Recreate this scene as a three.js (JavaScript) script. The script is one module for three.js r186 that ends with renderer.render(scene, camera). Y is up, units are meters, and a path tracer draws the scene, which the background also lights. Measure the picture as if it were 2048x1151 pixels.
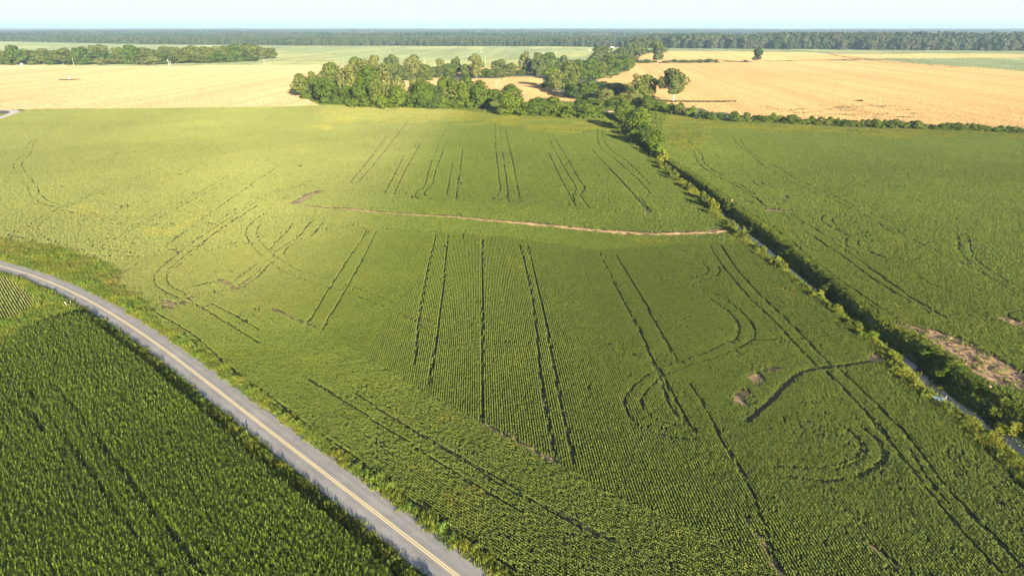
import * as THREE from 'three';
import { mergeGeometries } from 'three/addons/utils/BufferGeometryUtils.js';

// ---------------------------------------------------------------- camera, sky, sun, exposure
const H = 58, F = 1410, V0 = 54;                        // drone height (m), focal length (px of 2048), horizon row
const PITCH = Math.atan((575.5 - V0) / F), CP = Math.cos(PITCH), SP = Math.sin(PITCH);
const scene = new THREE.Scene();
const camera = new THREE.PerspectiveCamera(2 * Math.atan(575.5 / F) * 180 / Math.PI, 2048 / 1151, 0.5, 60000);
camera.position.set(0, H, 0);
camera.rotation.x = -PITCH;
const renderer = new THREE.WebGLRenderer({ antialias: true });
renderer.toneMapping = THREE.LinearToneMapping;
renderer.toneMappingExposure = 4.4;
renderer.shadowMap.enabled = true;

const SUN_AZ = 21 * Math.PI / 180, SUN_EL = 12.5 * Math.PI / 180;
const sunDir = new THREE.Vector3(Math.sin(SUN_AZ) * Math.cos(SUN_EL), Math.sin(SUN_EL), Math.cos(SUN_AZ) * Math.cos(SUN_EL));
const sun = new THREE.DirectionalLight(new THREE.Color().setRGB(1.0, 0.865, 0.635), 3.8);
sun.position.copy(sunDir).multiplyScalar(900).add(new THREE.Vector3(0, 0, -250));
sun.target.position.set(0, 0, -250);
sun.castShadow = true;
Object.assign(sun.shadow.camera, { left: -400, right: 400, top: 400, bottom: -400, near: 10, far: 2500 });
sun.shadow.mapSize.set(4096, 4096);
scene.add(sun, sun.target);

{ // clear summer sky: pale along the horizon, bluer overhead, warmer near the low sun
  const W = 256, Hh = 128, data = new Float32Array(W * Hh * 4);
  for (let j = 0; j < Hh; j++) for (let i = 0; i < W; i++) {
    const el = ((j + 0.5) / Hh - 0.5) * Math.PI, az = ((i + 0.5) / W - 0.5) * 2 * Math.PI;
    const x = Math.cos(el) * Math.cos(az), y = Math.sin(el), z = Math.cos(el) * Math.sin(az);
    const t = 1 - Math.exp(-Math.max(0, y) * 3.4);
    const c = [0.240 + (0.030 - 0.240) * t, 0.250 + (0.057 - 0.250) * t, 0.254 + (0.118 - 0.254) * t];
    const k = Math.pow(Math.max(0, x * sunDir.x + y * sunDir.y + z * sunDir.z), 6);
    const o = (j * W + i) * 4;
    data[o] = c[0] + 0.10 * k; data[o + 1] = c[1] + 0.07 * k; data[o + 2] = c[2] + 0.03 * k; data[o + 3] = 1;
  }
  const sky = new THREE.DataTexture(data, W, Hh, THREE.RGBAFormat, THREE.FloatType);
  sky.mapping = THREE.EquirectangularReflectionMapping;
  sky.magFilter = THREE.LinearFilter; sky.minFilter = THREE.LinearFilter; sky.needsUpdate = true;
  scene.background = sky; scene.environment = sky;
}
scene.fog = new THREE.FogExp2(new THREE.Color().setRGB(0.50, 0.75, 1.0), 0.000085);

// ---------------------------------------------------------------- helpers
let seed = 12345;
const rnd = () => { seed = (seed + 0x6d2b79f5) | 0; let t = Math.imul(seed ^ (seed >>> 15), 1 | seed); t = (t + Math.imul(t ^ (t >>> 7), 61 | t)) ^ t; return ((t ^ (t >>> 14)) >>> 0) / 4294967296; };
const rr = (a, b) => a + (b - a) * rnd();
const hash = (x, y) => { let h = Math.imul(x | 0, 374761393) + Math.imul(y | 0, 668265263); h = Math.imul(h ^ (h >>> 13), 1274126177); return ((h ^ (h >>> 16)) >>> 0) / 4294967296; };
const vnoise = (x, y) => {
  const xi = Math.floor(x), yi = Math.floor(y), fx = x - xi, fy = y - yi, u = fx * fx * (3 - 2 * fx), v = fy * fy * (3 - 2 * fy);
  const a = hash(xi, yi), b = hash(xi + 1, yi), c = hash(xi, yi + 1), d = hash(xi + 1, yi + 1);
  return a + (b - a) * u + (c - a) * v + (a - b - c + d) * u * v;
};
const fbm = (x, y, n = 4) => { let s = 0, a = 0.5, t = 0; for (let i = 0; i < n; i++) { s += a * vnoise(x, y); t += a; a *= 0.5; x = x * 2.03 + 17.1; y = y * 2.03 + 9.7; } return s / t; };
const clamp = (x, a = 0, b = 1) => Math.min(b, Math.max(a, x));
const smooth = (a, b, x) => { const t = clamp((x - a) / (b - a)); return t * t * (3 - 2 * t); };
const col = (r, g, b) => new THREE.Color().setRGB(r, g, b);

// a pixel of the 2048 px photograph -> the point [x, z] where its ray meets the level y
function G(u, v, y = 0) {
  const dv = v - 575.5, down = F * SP + dv * CP, fwd = F * CP - dv * SP, k = (H - y) / down;
  return [(u - 1024) * k, -fwd * k];
}
const pxPerM = (v) => (F * SP + (v - 575.5) * CP) / H;
const FR = {  // frames of the enlargements the outlines were read from: [x, y, scale]
  A: [0, 440, 3.596], B: [0, 760, 2.944], C: [520, 760, 2.944], D: [1600, 600, 3.196], E: [1200, 260, 3.386], F: [1200, 600, 3.198],
  G: [1500, 850, 3.737], I: [300, 340, 3.385], J: [0, 210, 3.289], K: [700, 200, 3.413], L: [1500, 250, 2.878], M: [850, 700, 2.878],
  N: [0, 30, 3.413], O: [550, 60, 4.096], P: [560, 90, 6.827], P2: [840, 90, 6.827], Q: [1000, 60, 4.096], R: [1450, 30, 3.425], X: [0, 0, 1],
};
const U = (f, x, y) => [FR[f][0] + x / FR[f][2], FR[f][1] + y / FR[f][2]];
const pix = (f, a) => { const o = []; for (let i = 0; i < a.length; i += 2) o.push(U(f, a[i], a[i + 1])); return o; };
const gpts = (f, a, y = 0) => pix(f, a).map(([u, v]) => G(u, v, y));

function put(o, name, label, category, kind, group) {
  o.name = numbered(name); o.userData.label = label; o.userData.category = category;
  if (kind) o.userData.kind = kind;
  if (group) o.userData.group = group;
  o.traverse((c) => { c.castShadow = true; c.receiveShadow = true; });
  scene.add(o);
  return o;
}
const taken = new Map();
function numbered(n) { const k = taken.get(n) || 0; taken.set(n, k + 1); return k ? n + '_' + String(k).padStart(3, '0') : n; }
function part(name, geometry, material, parent) { const m = new THREE.Mesh(geometry, material); m.name = name; m.castShadow = m.receiveShadow = true; parent.add(m); return m; }

// triangles collector: quads with a colour each, flat shaded
class Tris {
  constructor() { this.p = []; this.c = []; this.i = []; }
  quad(a, b, c, d, k) { const n = this.p.length / 3; this.p.push(...a, ...b, ...c, ...d); for (let j = 0; j < 4; j++) this.c.push(k[0], k[1], k[2]); this.i.push(n, n + 1, n + 2, n, n + 2, n + 3); }
  tri(a, b, c, k) { const n = this.p.length / 3; this.p.push(...a, ...b, ...c); for (let j = 0; j < 3; j++) this.c.push(k[0], k[1], k[2]); this.i.push(n, n + 1, n + 2); }
  // a leaf: four-cornered blade at o along unit a, half width w along unit b, length l, folded a little along its midrib
  leaf(o, a, b, l, w, k, droop = 0) {
    const m = [o[0] + a[0] * l * 0.45, o[1] + a[1] * l * 0.45, o[2] + a[2] * l * 0.45];
    this.quad(o, [m[0] + b[0] * w, m[1] + b[1] * w, m[2] + b[2] * w], [o[0] + a[0] * l, o[1] + a[1] * l - droop * l, o[2] + a[2] * l], [m[0] - b[0] * w, m[1] - b[1] * w, m[2] - b[2] * w], k);
  }
  geo() {
    const g = new THREE.BufferGeometry();
    g.setAttribute('position', new THREE.Float32BufferAttribute(this.p, 3));
    g.setAttribute('color', new THREE.Float32BufferAttribute(this.c, 3));
    g.setIndex(this.i);
    return g;
  }
}
const norm = (v) => { const l = Math.hypot(v[0], v[1], v[2]) || 1; return [v[0] / l, v[1] / l, v[2] / l]; };
const cross = (a, b) => [a[1] * b[2] - a[2] * b[1], a[2] * b[0] - a[0] * b[2], a[0] * b[1] - a[1] * b[0]];
// a leaf whose face looks along n
function leafFacing(T, o, n, l, w, k) {
  n = norm(n);
  const t = norm([rr(-1, 1), rr(-1, 1), rr(-1, 1)]), a = norm(cross(n, t)), b = cross(n, a);
  T.leaf([o[0] - a[0] * l * 0.5, o[1] - a[1] * l * 0.5, o[2] - a[2] * l * 0.5], a, b, l, w, k);
}
const leafMat = (rough = 0.6, spec = 0.4) => new THREE.MeshPhysicalMaterial({ vertexColors: true, roughness: rough, specularIntensity: spec, side: THREE.DoubleSide });

// copies collector: several variants of one geometry, one InstancedMesh each
class Copies {
  constructor(variants, material) { this.v = variants; this.mat = material; this.m = variants.map(() => []); this.c = variants.map(() => []); this.n = 0; }
  // turned about y by a, scaled, standing at x y z
  add(x, y, z, a, sx, sy, sz, r, g, b, k = (rnd() * this.v.length) | 0) {
    const c = Math.cos(a), s = Math.sin(a);
    this.m[k].push(c * sx, 0, -s * sx, 0, 0, sy, 0, 0, s * sz, 0, c * sz, 0, x, y, z, 1);
    this.c[k].push(r, g, b); this.n++;
  }
  into(parent, name) {
    this.v.forEach((g, k) => {
      const n = this.m[k].length / 16; if (!n) return;
      const im = new THREE.InstancedMesh(g, this.mat, n);
      im.instanceMatrix.array.set(this.m[k]);
      im.instanceColor = new THREE.InstancedBufferAttribute(new Float32Array(this.c[k]), 3);
      im.name = name; im.castShadow = im.receiveShadow = true; im.userData.kind = 'stuff';
      parent.add(im);
    });
    return parent;
  }
}

// ---------------------------------------------------------------- map of the near fields (0.25 m cells)
const X0 = -360, X1 = 330, Z0 = -600, Z1 = -40, CELL = 0.25;
const MW = Math.round((X1 - X0) / CELL), MH = Math.round((Z1 - Z0) / CELL);
const zone = new Uint8Array(MW * MH), gap = new Uint8Array(MW * MH), bare = new Uint8Array(MW * MH), bareLine = new Uint8Array(MW * MH), tone = new Uint8Array(MW * MH);
function fillPoly(mask, pts, value) {
  let lo = Infinity, hi = -Infinity;
  for (const [, z] of pts) { lo = Math.min(lo, z); hi = Math.max(hi, z); }
  const j0 = Math.max(0, Math.floor((lo - Z0) / CELL)), j1 = Math.min(MH - 1, Math.ceil((hi - Z0) / CELL));
  for (let j = j0; j <= j1; j++) {
    const z = Z0 + (j + 0.5) * CELL, xs = [];
    for (let i = 0; i < pts.length; i++) {
      const [xa, za] = pts[i], [xb, zb] = pts[(i + 1) % pts.length];
      if ((za <= z) !== (zb <= z)) xs.push(xa + (z - za) / (zb - za) * (xb - xa));
    }
    xs.sort((a, b) => a - b);
    for (let k = 0; k + 1 < xs.length; k += 2) {
      const i0 = Math.max(0, Math.ceil((xs[k] - X0) / CELL - 0.5)), i1 = Math.min(MW - 1, Math.floor((xs[k + 1] - X0) / CELL - 0.5));
      for (let i = i0; i <= i1; i++) mask[j * MW + i] = value;
    }
  }
}
function stroke(mask, pts, half, value) {
  const c = new THREE.CatmullRomCurve3(pts.map(([x, z]) => new THREE.Vector3(x, 0, z)), false, 'centripetal');
  const n = Math.max(4, Math.ceil(c.getLength() / 0.3)), r = Math.ceil(half / CELL);
  for (let k = 0; k <= n; k++) {
    const p = c.getPoint(k / n), ci = Math.floor((p.x - X0) / CELL), cj = Math.floor((p.z - Z0) / CELL);
    for (let j = cj - r; j <= cj + r; j++) for (let i = ci - r; i <= ci + r; i++) {
      if (i < 0 || j < 0 || i >= MW || j >= MH) continue;
      const dx = X0 + (i + 0.5) * CELL - p.x, dz = Z0 + (j + 0.5) * CELL - p.z;
      if (dx * dx + dz * dz <= half * half) mask[j * MW + i] = value;
    }
  }
}
const at = (mask, x, z) => { const i = Math.floor((x - X0) / CELL), j = Math.floor((z - Z0) / CELL); return i < 0 || j < 0 || i >= MW || j >= MH ? 0 : mask[j * MW + i]; };

// ---------------------------------------------------------------- road and ditch lines
const roadPts = [[-430, 470], [-300, 478], [-180, 490], [-80, 508], ...pix('A', [0, 318, 150, 360, 300, 412, 450, 475, 600, 548, 750, 632, 900, 728, 1050, 835, 1200, 935, 1350, 1045]),
  ...pix('C', [0, 265, 200, 410, 400, 568, 600, 717, 800, 872, 1000, 1030, 1150, 1145]), [1010, 1226], [1120, 1310], [1260, 1420]].map(([u, v]) => G(u, v));
for (let k = 0; k < 3; k++) for (let i = 1; i < roadPts.length - 1; i++) roadPts[i] = [0, 1].map((c) => roadPts[i][c] * 0.5 + (roadPts[i - 1][c] + roadPts[i + 1][c]) * 0.25);
const roadCurve = new THREE.CatmullRomCurve3(roadPts.map(([x, z]) => new THREE.Vector3(x, 0, z)), false, 'centripetal');
const ROAD_HALF = 2.5;
const roadLine = roadCurve.getSpacedPoints(320);
const roadNormal = roadLine.map((p, i) => { const a = roadLine[Math.max(0, i - 1)], b = roadLine[Math.min(320, i + 1)], d = b.clone().sub(a).normalize(); return new THREE.Vector3(-d.z, 0, d.x); }); // points to the left of travel = down-left side? checked below
function offsetRoad(o) { return roadLine.map((p, i) => [p.x + roadNormal[i].x * o, p.z + roadNormal[i].z * o]); }
const roadDist = (x, z) => { let best = 1e9, s = 1; for (let i = 0; i < roadLine.length; i += 1) { const dx = x - roadLine[i].x, dz = z - roadLine[i].z, d = dx * dx + dz * dz; if (d < best) { best = d; s = dx * roadNormal[i].x + dz * roadNormal[i].z; } } return Math.sign(s) * Math.sqrt(best); };

const dl = [...pix('X', [1196, 226, 1212, 244, 1245, 276]), ...pix('E', [260, 130, 400, 240, 560, 380, 740, 530, 900, 690, 1040, 810, 1280, 990]), ...pix('D', [130, 0, 300, 140, 470, 280, 600, 400, 720, 560, 900, 680, 1050, 790, 1250, 960, 1432, 1120]), [2140, 1030], [2300, 1180]].map(([u, v]) => G(u, v));
const dr = [...pix('X', [1226, 222, 1256, 240, 1296, 282]), ...pix('E', [450, 190, 700, 340, 960, 540, 1200, 700, 1400, 860, 1600, 1020]), ...pix('D', [380, 0, 560, 140, 700, 205, 860, 300, 1000, 390, 1080, 470, 1200, 560, 1432, 680]), [2180, 880], [2420, 1010], [2700, 1170]].map(([u, v]) => G(u, v));
const lineX = (pts, z) => { // x of a line that runs towards us, at depth z
  if (z <= pts[0][1]) return pts[0][0];
  for (let i = 0; i + 1 < pts.length; i++) if (z <= pts[i + 1][1]) return pts[i][0] + (z - pts[i][1]) / (pts[i + 1][1] - pts[i][1]) * (pts[i + 1][0] - pts[i][0]);
  return pts[pts.length - 1][0];
};
const DZ0 = dl[0][1], DEPTH = 2.9;
function ditchT(x, z) { if (z > -30) return -1; const a = lineX(dl, z), b = lineX(dr, z); return (x - a) / (b - a); }
function groundY(x, z) {
  if (z < DZ0 - 6 || z > -30 || x < 40 || x > 140) return 0;
  const t = ditchT(x, z); if (t <= 0 || t >= 1) return 0;
  const fade = smooth(DZ0 - 6, DZ0 + 8, z);
  const s = t < 0.5 ? smooth(0.03, 0.38, t) : 1 - smooth(0.60, 0.92, t);
  return -DEPTH * s * fade + (vnoise(x * 0.6, z * 0.6) - 0.5) * 0.35 * s;
}

// ---------------------------------------------------------------- zones of the near fields
// 1 soybeans in long rows, 2 headland rows along the road, 3 cross headland, 4 soybeans right of the ditch, 5 weedy end by the trees, 6 verge, 7 maize, 8 young rows
const soyEdge = [[-360, 470], [-200, 476], ...pix('J', [0, 885, 210, 915, 420, 950, 560, 1000, 740, 1070, 790, 1130]), ...pix('A', [850, 480, 960, 540, 1080, 610])].map(([u, v]) => G(u, v));
const roadSoyOff = offsetRoad(-ROAD_HALF - 1.9).filter(([x, z]) => x > G(309, 636)[0]);
fillPoly(zone, [G(-500, 218), G(0, 219), G(300, 217), G(560, 214), G(640, 211), G(720, 211), G(800, 215), G(900, 218), G(1000, 229), G(1130, 233), G(1200, 236), ...dl.slice(2), [dl[dl.length - 1][0], -42], [roadSoyOff[roadSoyOff.length - 1][0], -42], ...roadSoyOff.slice().reverse(), ...soyEdge.slice().reverse(), G(-500, 465)], 1);
const head2 = [...pix('I', [240, 850, 330, 790, 480, 752, 585, 815, 700, 880, 840, 945, 1110, 1070]), ...pix('M', [0, 250, 330, 430, 780, 665, 1050, 830, 1439, 980]), [1420, 1075], [1600, 1180], [1800, 1300]].map(([u, v]) => G(u, v));
const tmp = new Uint8Array(MW * MH);
fillPoly(tmp, [...head2, [head2[head2.length - 1][0], -40], [roadSoyOff[roadSoyOff.length - 1][0], -40], ...roadSoyOff.slice().reverse(), G(300, 615)], 1);
for (let i = 0; i < tmp.length; i++) if (tmp[i] && zone[i] === 1) zone[i] = 2;
const head3 = gpts('X', [600, 400, 636, 384, 840, 400, 1040, 411, 1250, 428, 1440, 428, 1500, 492, 1430, 488, 1200, 503, 1000, 474, 830, 462, 640, 447, 560, 430]);
tmp.fill(0); fillPoly(tmp, head3, 1);
for (let i = 0; i < tmp.length; i++) if (tmp[i] && zone[i] === 1) zone[i] = 3;
tmp.fill(0); fillPoly(tmp, gpts('X', [640, 211, 720, 211, 800, 215, 900, 218, 1000, 229, 1130, 233, 1200, 236, 1260, 285, 1200, 268, 1100, 262, 1000, 250, 880, 244, 780, 240, 700, 245, 640, 262]), 1);
for (let i = 0; i < tmp.length; i++) if (tmp[i] && zone[i] === 1) zone[i] = 5;
fillPoly(zone, [...dr.slice(2).map(([x, z]) => [x + 0.8, z]), [X1, -42], [X1, G(2400, 270)[1]], G(2400, 270), G(2048, 265), G(1700, 256), G(1400, 238), G(1320, 222)], 4);
tmp.fill(0); fillPoly(tmp, gpts('X', [1305, 219, 1400, 236, 1700, 252, 2048, 263, 2400, 268, 2400, 276, 2048, 274, 1700, 270, 1500, 262, 1420, 262, 1400, 300, 1330, 300]), 1);
for (let i = 0; i < tmp.length; i++) if (tmp[i] && zone[i] === 4) zone[i] = 5;
// maize: the outline was read along the tops of the plants, 2.1 m up
const CORN_H = 2.1;
const cornRight = offsetRoad(ROAD_HALF + 3.4);
const cornPoly = [...gpts('A', [-400, 1090, -150, 960, 0, 880, 100, 800, 300, 722, 450, 684, 560, 662, 640, 672], CORN_H)];
fillPoly(zone, offsetRoad(ROAD_HALF + 0.1).filter(([x]) => x > -160).concat([[60, -40], [-200, -40], G(-400, 900), G(-420, 520)]), 6);
fillPoly(zone, cornPoly.concat(cornRight.filter(([x]) => x > G(178, 626, CORN_H)[0] + 1.5), [[cornRight[cornRight.length - 1][0], -40], [-200, -40]]), 7);
fillPoly(zone, gpts('X', [-90, 545, 0, 553, 28, 563, 58, 588, 78, 607, 60, 622, 35, 634, 12, 641, -90, 655]), 8);
// verge on the field side of the road
tmp.fill(0); fillPoly(tmp, [...offsetRoad(-ROAD_HALF - 0.05).filter(([x]) => x > -360), ...offsetRoad(-ROAD_HALF - 14).reverse()], 1);
for (let i = 0; i < tmp.length; i++) if (tmp[i] && !zone[i]) zone[i] = 6;

// wheel tracks and other gaps in the crop
const tracks = [
  ['J', [410, 100, 330, 160, 240, 220, 185, 260, 165, 310, 92, 390, 95, 420, 185, 550, 190, 580, 250, 640, 400, 690, 560, 735]], ['J', [430, 105, 320, 185, 225, 250, 208, 310, 143, 385, 150, 420, 245, 545, 260, 590, 330, 640, 500, 690, 700, 745, 800, 785]],
  ['J', [0, 820, 200, 860, 370, 905, 560, 965]], ['J', [0, 850, 210, 895, 380, 940, 550, 990, 770, 1000, 920, 1000]],
  ['J', [180, 835, 205, 785, 350, 705, 440, 665, 600, 590]], ['J', [250, 835, 275, 775, 400, 705, 520, 640, 680, 570]],
  ['J', [570, 950, 900, 790, 1200, 640, 1500, 470]], ['J', [640, 950, 940, 790, 1050, 745, 1400, 555, 1830, 330]],
  ['J', [1020, 1120, 1130, 1010, 1400, 820, 1680, 640]], ['J', [1090, 1110, 1210, 1000, 1440, 830, 1700, 660]], ['J', [770, 1100, 900, 1010]], ['J', [810, 1110, 960, 1010]],
  ['J', [580, 390, 860, 290, 1390, 110]], ['J', [880, 490, 1080, 410, 1400, 260]], ['J', [0, 580, 220, 515, 430, 470]], ['J', [1070, 520, 1430, 340, 1830, 190]], ['J', [1090, 930, 1490, 640, 1840, 400]],
  ['J', [620, 940, 760, 960, 870, 975]], ['J', [330, 830, 520, 770, 640, 745]],
  ['I', [690, 210, 450, 360, 160, 600, 50, 690, 28, 740, 45, 790, 100, 830, 200, 875]], ['I', [730, 240, 480, 400, 230, 620, 130, 700, 115, 750, 150, 800, 240, 840]],
  ['I', [790, 290, 690, 360, 655, 410, 655, 460, 720, 550, 830, 640, 920, 700, 1100, 770, 1310, 830, 1540, 915, 1820, 1050, 1900, 1130]], ['I', [745, 370, 720, 420, 740, 480, 800, 550, 900, 620, 1000, 680, 1250, 760, 1520, 850, 1900, 1030]],
  ['I', [1185, 320, 1170, 360, 1060, 470, 930, 530, 910, 580, 930, 620]], ['I', [1125, 320, 1060, 390, 1000, 460, 900, 520, 840, 570, 835, 600]], ['I', [940, 530, 850, 610, 760, 690, 720, 740]], ['I', [810, 640, 720, 740, 590, 815]],
  ['I', [970, 370, 860, 490, 800, 550]], ['I', [720, 640, 580, 750]],
  ['X', [733, 466, 690, 530, 655, 585, 612, 655]], ['X', [752, 466, 725, 520, 695, 575, 645, 662]], ['X', [872, 470, 855, 545, 838, 640, 830, 735]], ['X', [896, 472, 888, 560, 876, 660, 858, 772]],
  ['X', [965, 480, 965, 640, 965, 850]], ['X', [1040, 490, 1065, 600, 1085, 780, 1110, 915]], ['X', [1055, 492, 1090, 640, 1120, 800, 1150, 935]],
  ['X', [1198, 505, 1245, 600, 1284, 672, 1320, 760, 1350, 830, 1395, 870]], ['X', [1232, 512, 1285, 600, 1322, 668, 1355, 725]], ['X', [1380, 770, 1415, 825, 1447, 890, 1491, 960, 1530, 1060, 1560, 1151, 1570, 1180]],
  ['F', [380, 460, 480, 640, 590, 850]],
  ['E', [745, 790, 810, 900, 890, 1000, 1010, 1140]], ['E', [815, 785, 880, 880, 960, 990, 1110, 1151]], ['F', [960, 0, 1120, 150, 1230, 270, 1390, 440]], ['F', [1050, 0, 1230, 170, 1480, 430]],
  ['D', [170, 465, 350, 650, 480, 800, 640, 1000, 760, 1151]], ['D', [250, 450, 420, 610, 600, 790, 700, 900, 890, 1151]],
  ['G', [960, 0, 1100, 200, 1320, 490, 1540, 760, 1880, 1125]], ['G', [1100, 0, 1170, 90, 1350, 330, 1600, 630, 1800, 830, 2048, 1090]], ['G', [1200, 200, 1320, 400, 1500, 610]], ['G', [1560, 0, 1800, 240, 2048, 500]],
  ['F', [800, 290, 640, 360, 400, 440, 250, 530, 160, 640, 165, 700, 200, 770, 270, 830, 430, 880, 600, 900]], ['F', [870, 330, 640, 410, 420, 490, 310, 580, 265, 650, 290, 720, 320, 750, 500, 820]],
  ['F', [700, 0, 830, 90, 890, 180, 880, 240, 860, 270]], ['F', [800, 0, 910, 90, 990, 200, 980, 260, 890, 320]], ['F', [880, 265, 1080, 262, 1300, 255]],
  ['G', [650, 0, 790, 100, 830, 170, 800, 240, 640, 310, 430, 340, 200, 320]], ['G', [820, 20, 940, 110, 990, 200, 970, 290, 860, 370, 640, 430, 500, 430, 300, 400]], ['G', [855, 150, 870, 220, 760, 310, 640, 350]], ['G', [1025, 220, 1000, 300, 800, 410]],
  ['E', [700, 920, 738, 950, 700, 990, 600, 1020]], ['E', [800, 930, 812, 970, 760, 1005, 690, 1025]], ['E', [360, 1010, 560, 1040, 700, 1085, 830, 1140]],
  ['K', [690, 140, 610, 290, 540, 480, 500, 600, 450, 640, 470, 680, 580, 690]], ['K', [720, 100, 640, 340, 580, 500, 560, 580, 510, 630, 515, 660, 560, 685]], ['K', [990, 155, 995, 350, 1015, 520, 1018, 640, 970, 690]], ['K', [1020, 155, 1050, 430, 1070, 580, 1073, 655, 1020, 690]], ['K', [1073, 660, 1085, 705]],
  ['K', [1310, 160, 1400, 350, 1500, 530, 1545, 610, 1520, 660, 1540, 695]], ['K', [1370, 220, 1480, 400, 1560, 540, 1600, 610, 1578, 660, 1640, 745]], ['K', [1690, 200, 1690, 270, 1720, 340, 1800, 400, 1880, 470, 1990, 570, 2048, 640]], ['K', [1725, 200, 1730, 270, 1800, 360, 1900, 430, 2048, 580]],
  ['K', [1650, 340, 1800, 500, 2040, 760]], ['K', [770, 330, 740, 560, 725, 680]], ['K', [700, 420, 670, 600, 665, 660, 690, 675]], ['K', [400, 140, 300, 270, 180, 420, 50, 570]], ['K', [250, 250, 130, 410, 0, 570]], ['K', [480, 300, 380, 480, 300, 650]], ['K', [370, 380, 290, 540, 235, 640]],
  ['K', [1060, 200, 1110, 430, 1160, 680]], ['K', [1360, 370, 1450, 560, 1540, 730]], ['K', [770, 950, 775, 920, 790, 905]], ['K', [830, 945, 835, 920, 860, 905]],
  ['E', [550, 80, 640, 160, 660, 220, 760, 300, 900, 370, 1010, 440, 1130, 530]], ['E', [590, 75, 690, 170, 700, 220, 820, 310, 960, 380, 1100, 500]], ['E', [900, 45, 920, 90, 1000, 150, 1100, 240, 1300, 360, 1500, 440, 1690, 530]], ['E', [945, 55, 970, 100, 1060, 180, 1200, 260, 1400, 370, 1690, 500]],
  ['E', [1140, 320, 1060, 330, 1040, 355, 1080, 385]], ['E', [1140, 340, 1100, 350, 1110, 370, 1180, 395]], ['E', [830, 160, 790, 165, 800, 190, 880, 205]], ['E', [270, 450, 340, 560]], ['E', [60, 260, 180, 390, 330, 560]],
  ['L', [480, 510, 420, 530, 420, 560, 560, 640]], ['L', [530, 512, 475, 545, 500, 590, 560, 630]], ['L', [700, 620, 600, 635, 552, 670, 570, 710, 610, 730]], ['L', [690, 640, 630, 660, 620, 690, 680, 730, 800, 790]],
  ['L', [1060, 600, 1180, 630, 1200, 680, 1210, 730, 1300, 830, 1577, 1005]], ['L', [1130, 610, 1240, 640, 1270, 690, 1290, 760, 1350, 820, 1577, 960]], ['L', [170, 505, 270, 580]], ['L', [200, 500, 400, 620, 640, 790, 830, 930, 1000, 1050, 1130, 1120]], ['L', [320, 620, 560, 780, 720, 900, 1040, 1090]],
  ['L', [0, 510, 200, 640, 420, 830, 620, 970, 840, 1120]], ['L', [970, 880, 1060, 930, 1160, 970]], ['L', [640, 800, 900, 980, 1120, 1110]], ['L', [690, 510, 820, 570]], ['L', [850, 620, 1170, 780, 1240, 810]], ['L', [560, 470, 690, 540, 830, 630]], ['L', [1577, 1075, 1510, 1085, 1490, 1120, 1520, 1160]],
  ['C', [0, 60, 260, 265, 560, 470, 860, 700, 1180, 920, 1500, 1130]], ['C', [280, 0, 480, 120, 660, 240, 940, 420, 1200, 590, 1531, 780]], ['C', [560, 90, 800, 240, 1060, 400, 1300, 530, 1531, 660]],
  ['A', [1100, 660, 1300, 780, 1420, 860, 1600, 1020, 1740, 1140]], ['A', [1380, 600, 1600, 730, 1760, 830, 1870, 900]], ['A', [1520, 610, 1700, 700, 1870, 800]], ['A', [820, 470, 960, 570, 1100, 660]],
  ['M', [0, 510, 200, 620, 440, 790, 700, 920, 1000, 1090]], ['M', [700, 910, 900, 1010, 1100, 1120]],
];
for (const [f, a] of tracks) { stroke(gap, gpts(f, a), 0.27, 1); }
for (const [f, a] of [['B', [310, 30, 520, 270, 680, 480, 850, 700, 1090, 1000, 1200, 1160]], ['B', [170, 60, 240, 160, 510, 510, 670, 740, 780, 890, 900, 1075, 960, 1160]]]) stroke(gap, gpts(f, a, 1.4), 0.38, 1);
stroke(gap, gpts('B', [150, 180, 210, 230, 250, 300], 1.4), 0.5, 1);
const farmTrack = gpts('J', [-220, 20, -100, 26, 0, 32, 60, 34, 95, 42, 80, 54, 40, 70, 0, 84, -120, 118]);
stroke(gap, farmTrack, 3.4, 2);
const drain = gpts('F', [945, 785, 1020, 715, 1100, 650, 1180, 560, 1300, 470, 1400, 447, 1599, 422]).concat(gpts('D', [150, 440, 300, 425, 440, 402, 575, 382]));
stroke(gap, drain, 0.55, 2);
// bare soil
const barePolys = [
  ['I', [60, 895, 105, 878, 150, 890, 178, 925, 150, 948, 95, 945]], ['I', [240, 845, 270, 828, 300, 850, 302, 885, 262, 895]], ['I', [165, 905, 245, 885, 250, 905, 180, 925]], ['I', [578, 815, 600, 780, 655, 742, 712, 700, 650, 785, 605, 820]],
  ['F', [850, 650, 885, 585, 930, 565, 960, 600, 930, 630, 955, 680, 880, 678]], ['F', [930, 485, 1000, 465, 1060, 525, 1040, 575, 985, 555]], ['F', [1010, 465, 1060, 440, 1170, 430, 1175, 450, 1080, 475]], ['F', [810, 262, 865, 270, 865, 305, 830, 290]], ['F', [865, 335, 905, 350, 912, 378, 880, 385]],
  ['L', [80, 490, 115, 484, 210, 492, 330, 496, 210, 503, 90, 508]], ['L', [185, 408, 225, 412, 222, 432, 200, 428]], ['L', [1420, 1108, 1470, 1105, 1600, 1150, 1600, 1190]], ['E', [945, 448, 985, 465, 1050, 505, 1010, 500]],
  ['D', [560, 135, 680, 165, 830, 185, 1000, 235, 1150, 300, 1300, 390, 1480, 500, 1480, 600, 1250, 545, 1060, 450, 900, 340, 780, 235, 650, 185]], ['D', [560, 460, 620, 465, 660, 510, 625, 520]], ['D', [480, 330, 560, 370, 540, 395, 440, 390]],
  ['E', [290, 545, 350, 545, 360, 565, 300, 572]], ['E', [840, 672, 900, 685, 900, 705, 840, 702]], ['G', [-40, 960, 60, 1050, 20, 1050]],
];
for (const [f, a] of barePolys) fillPoly(bare, gpts(f, a), 1);
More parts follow.
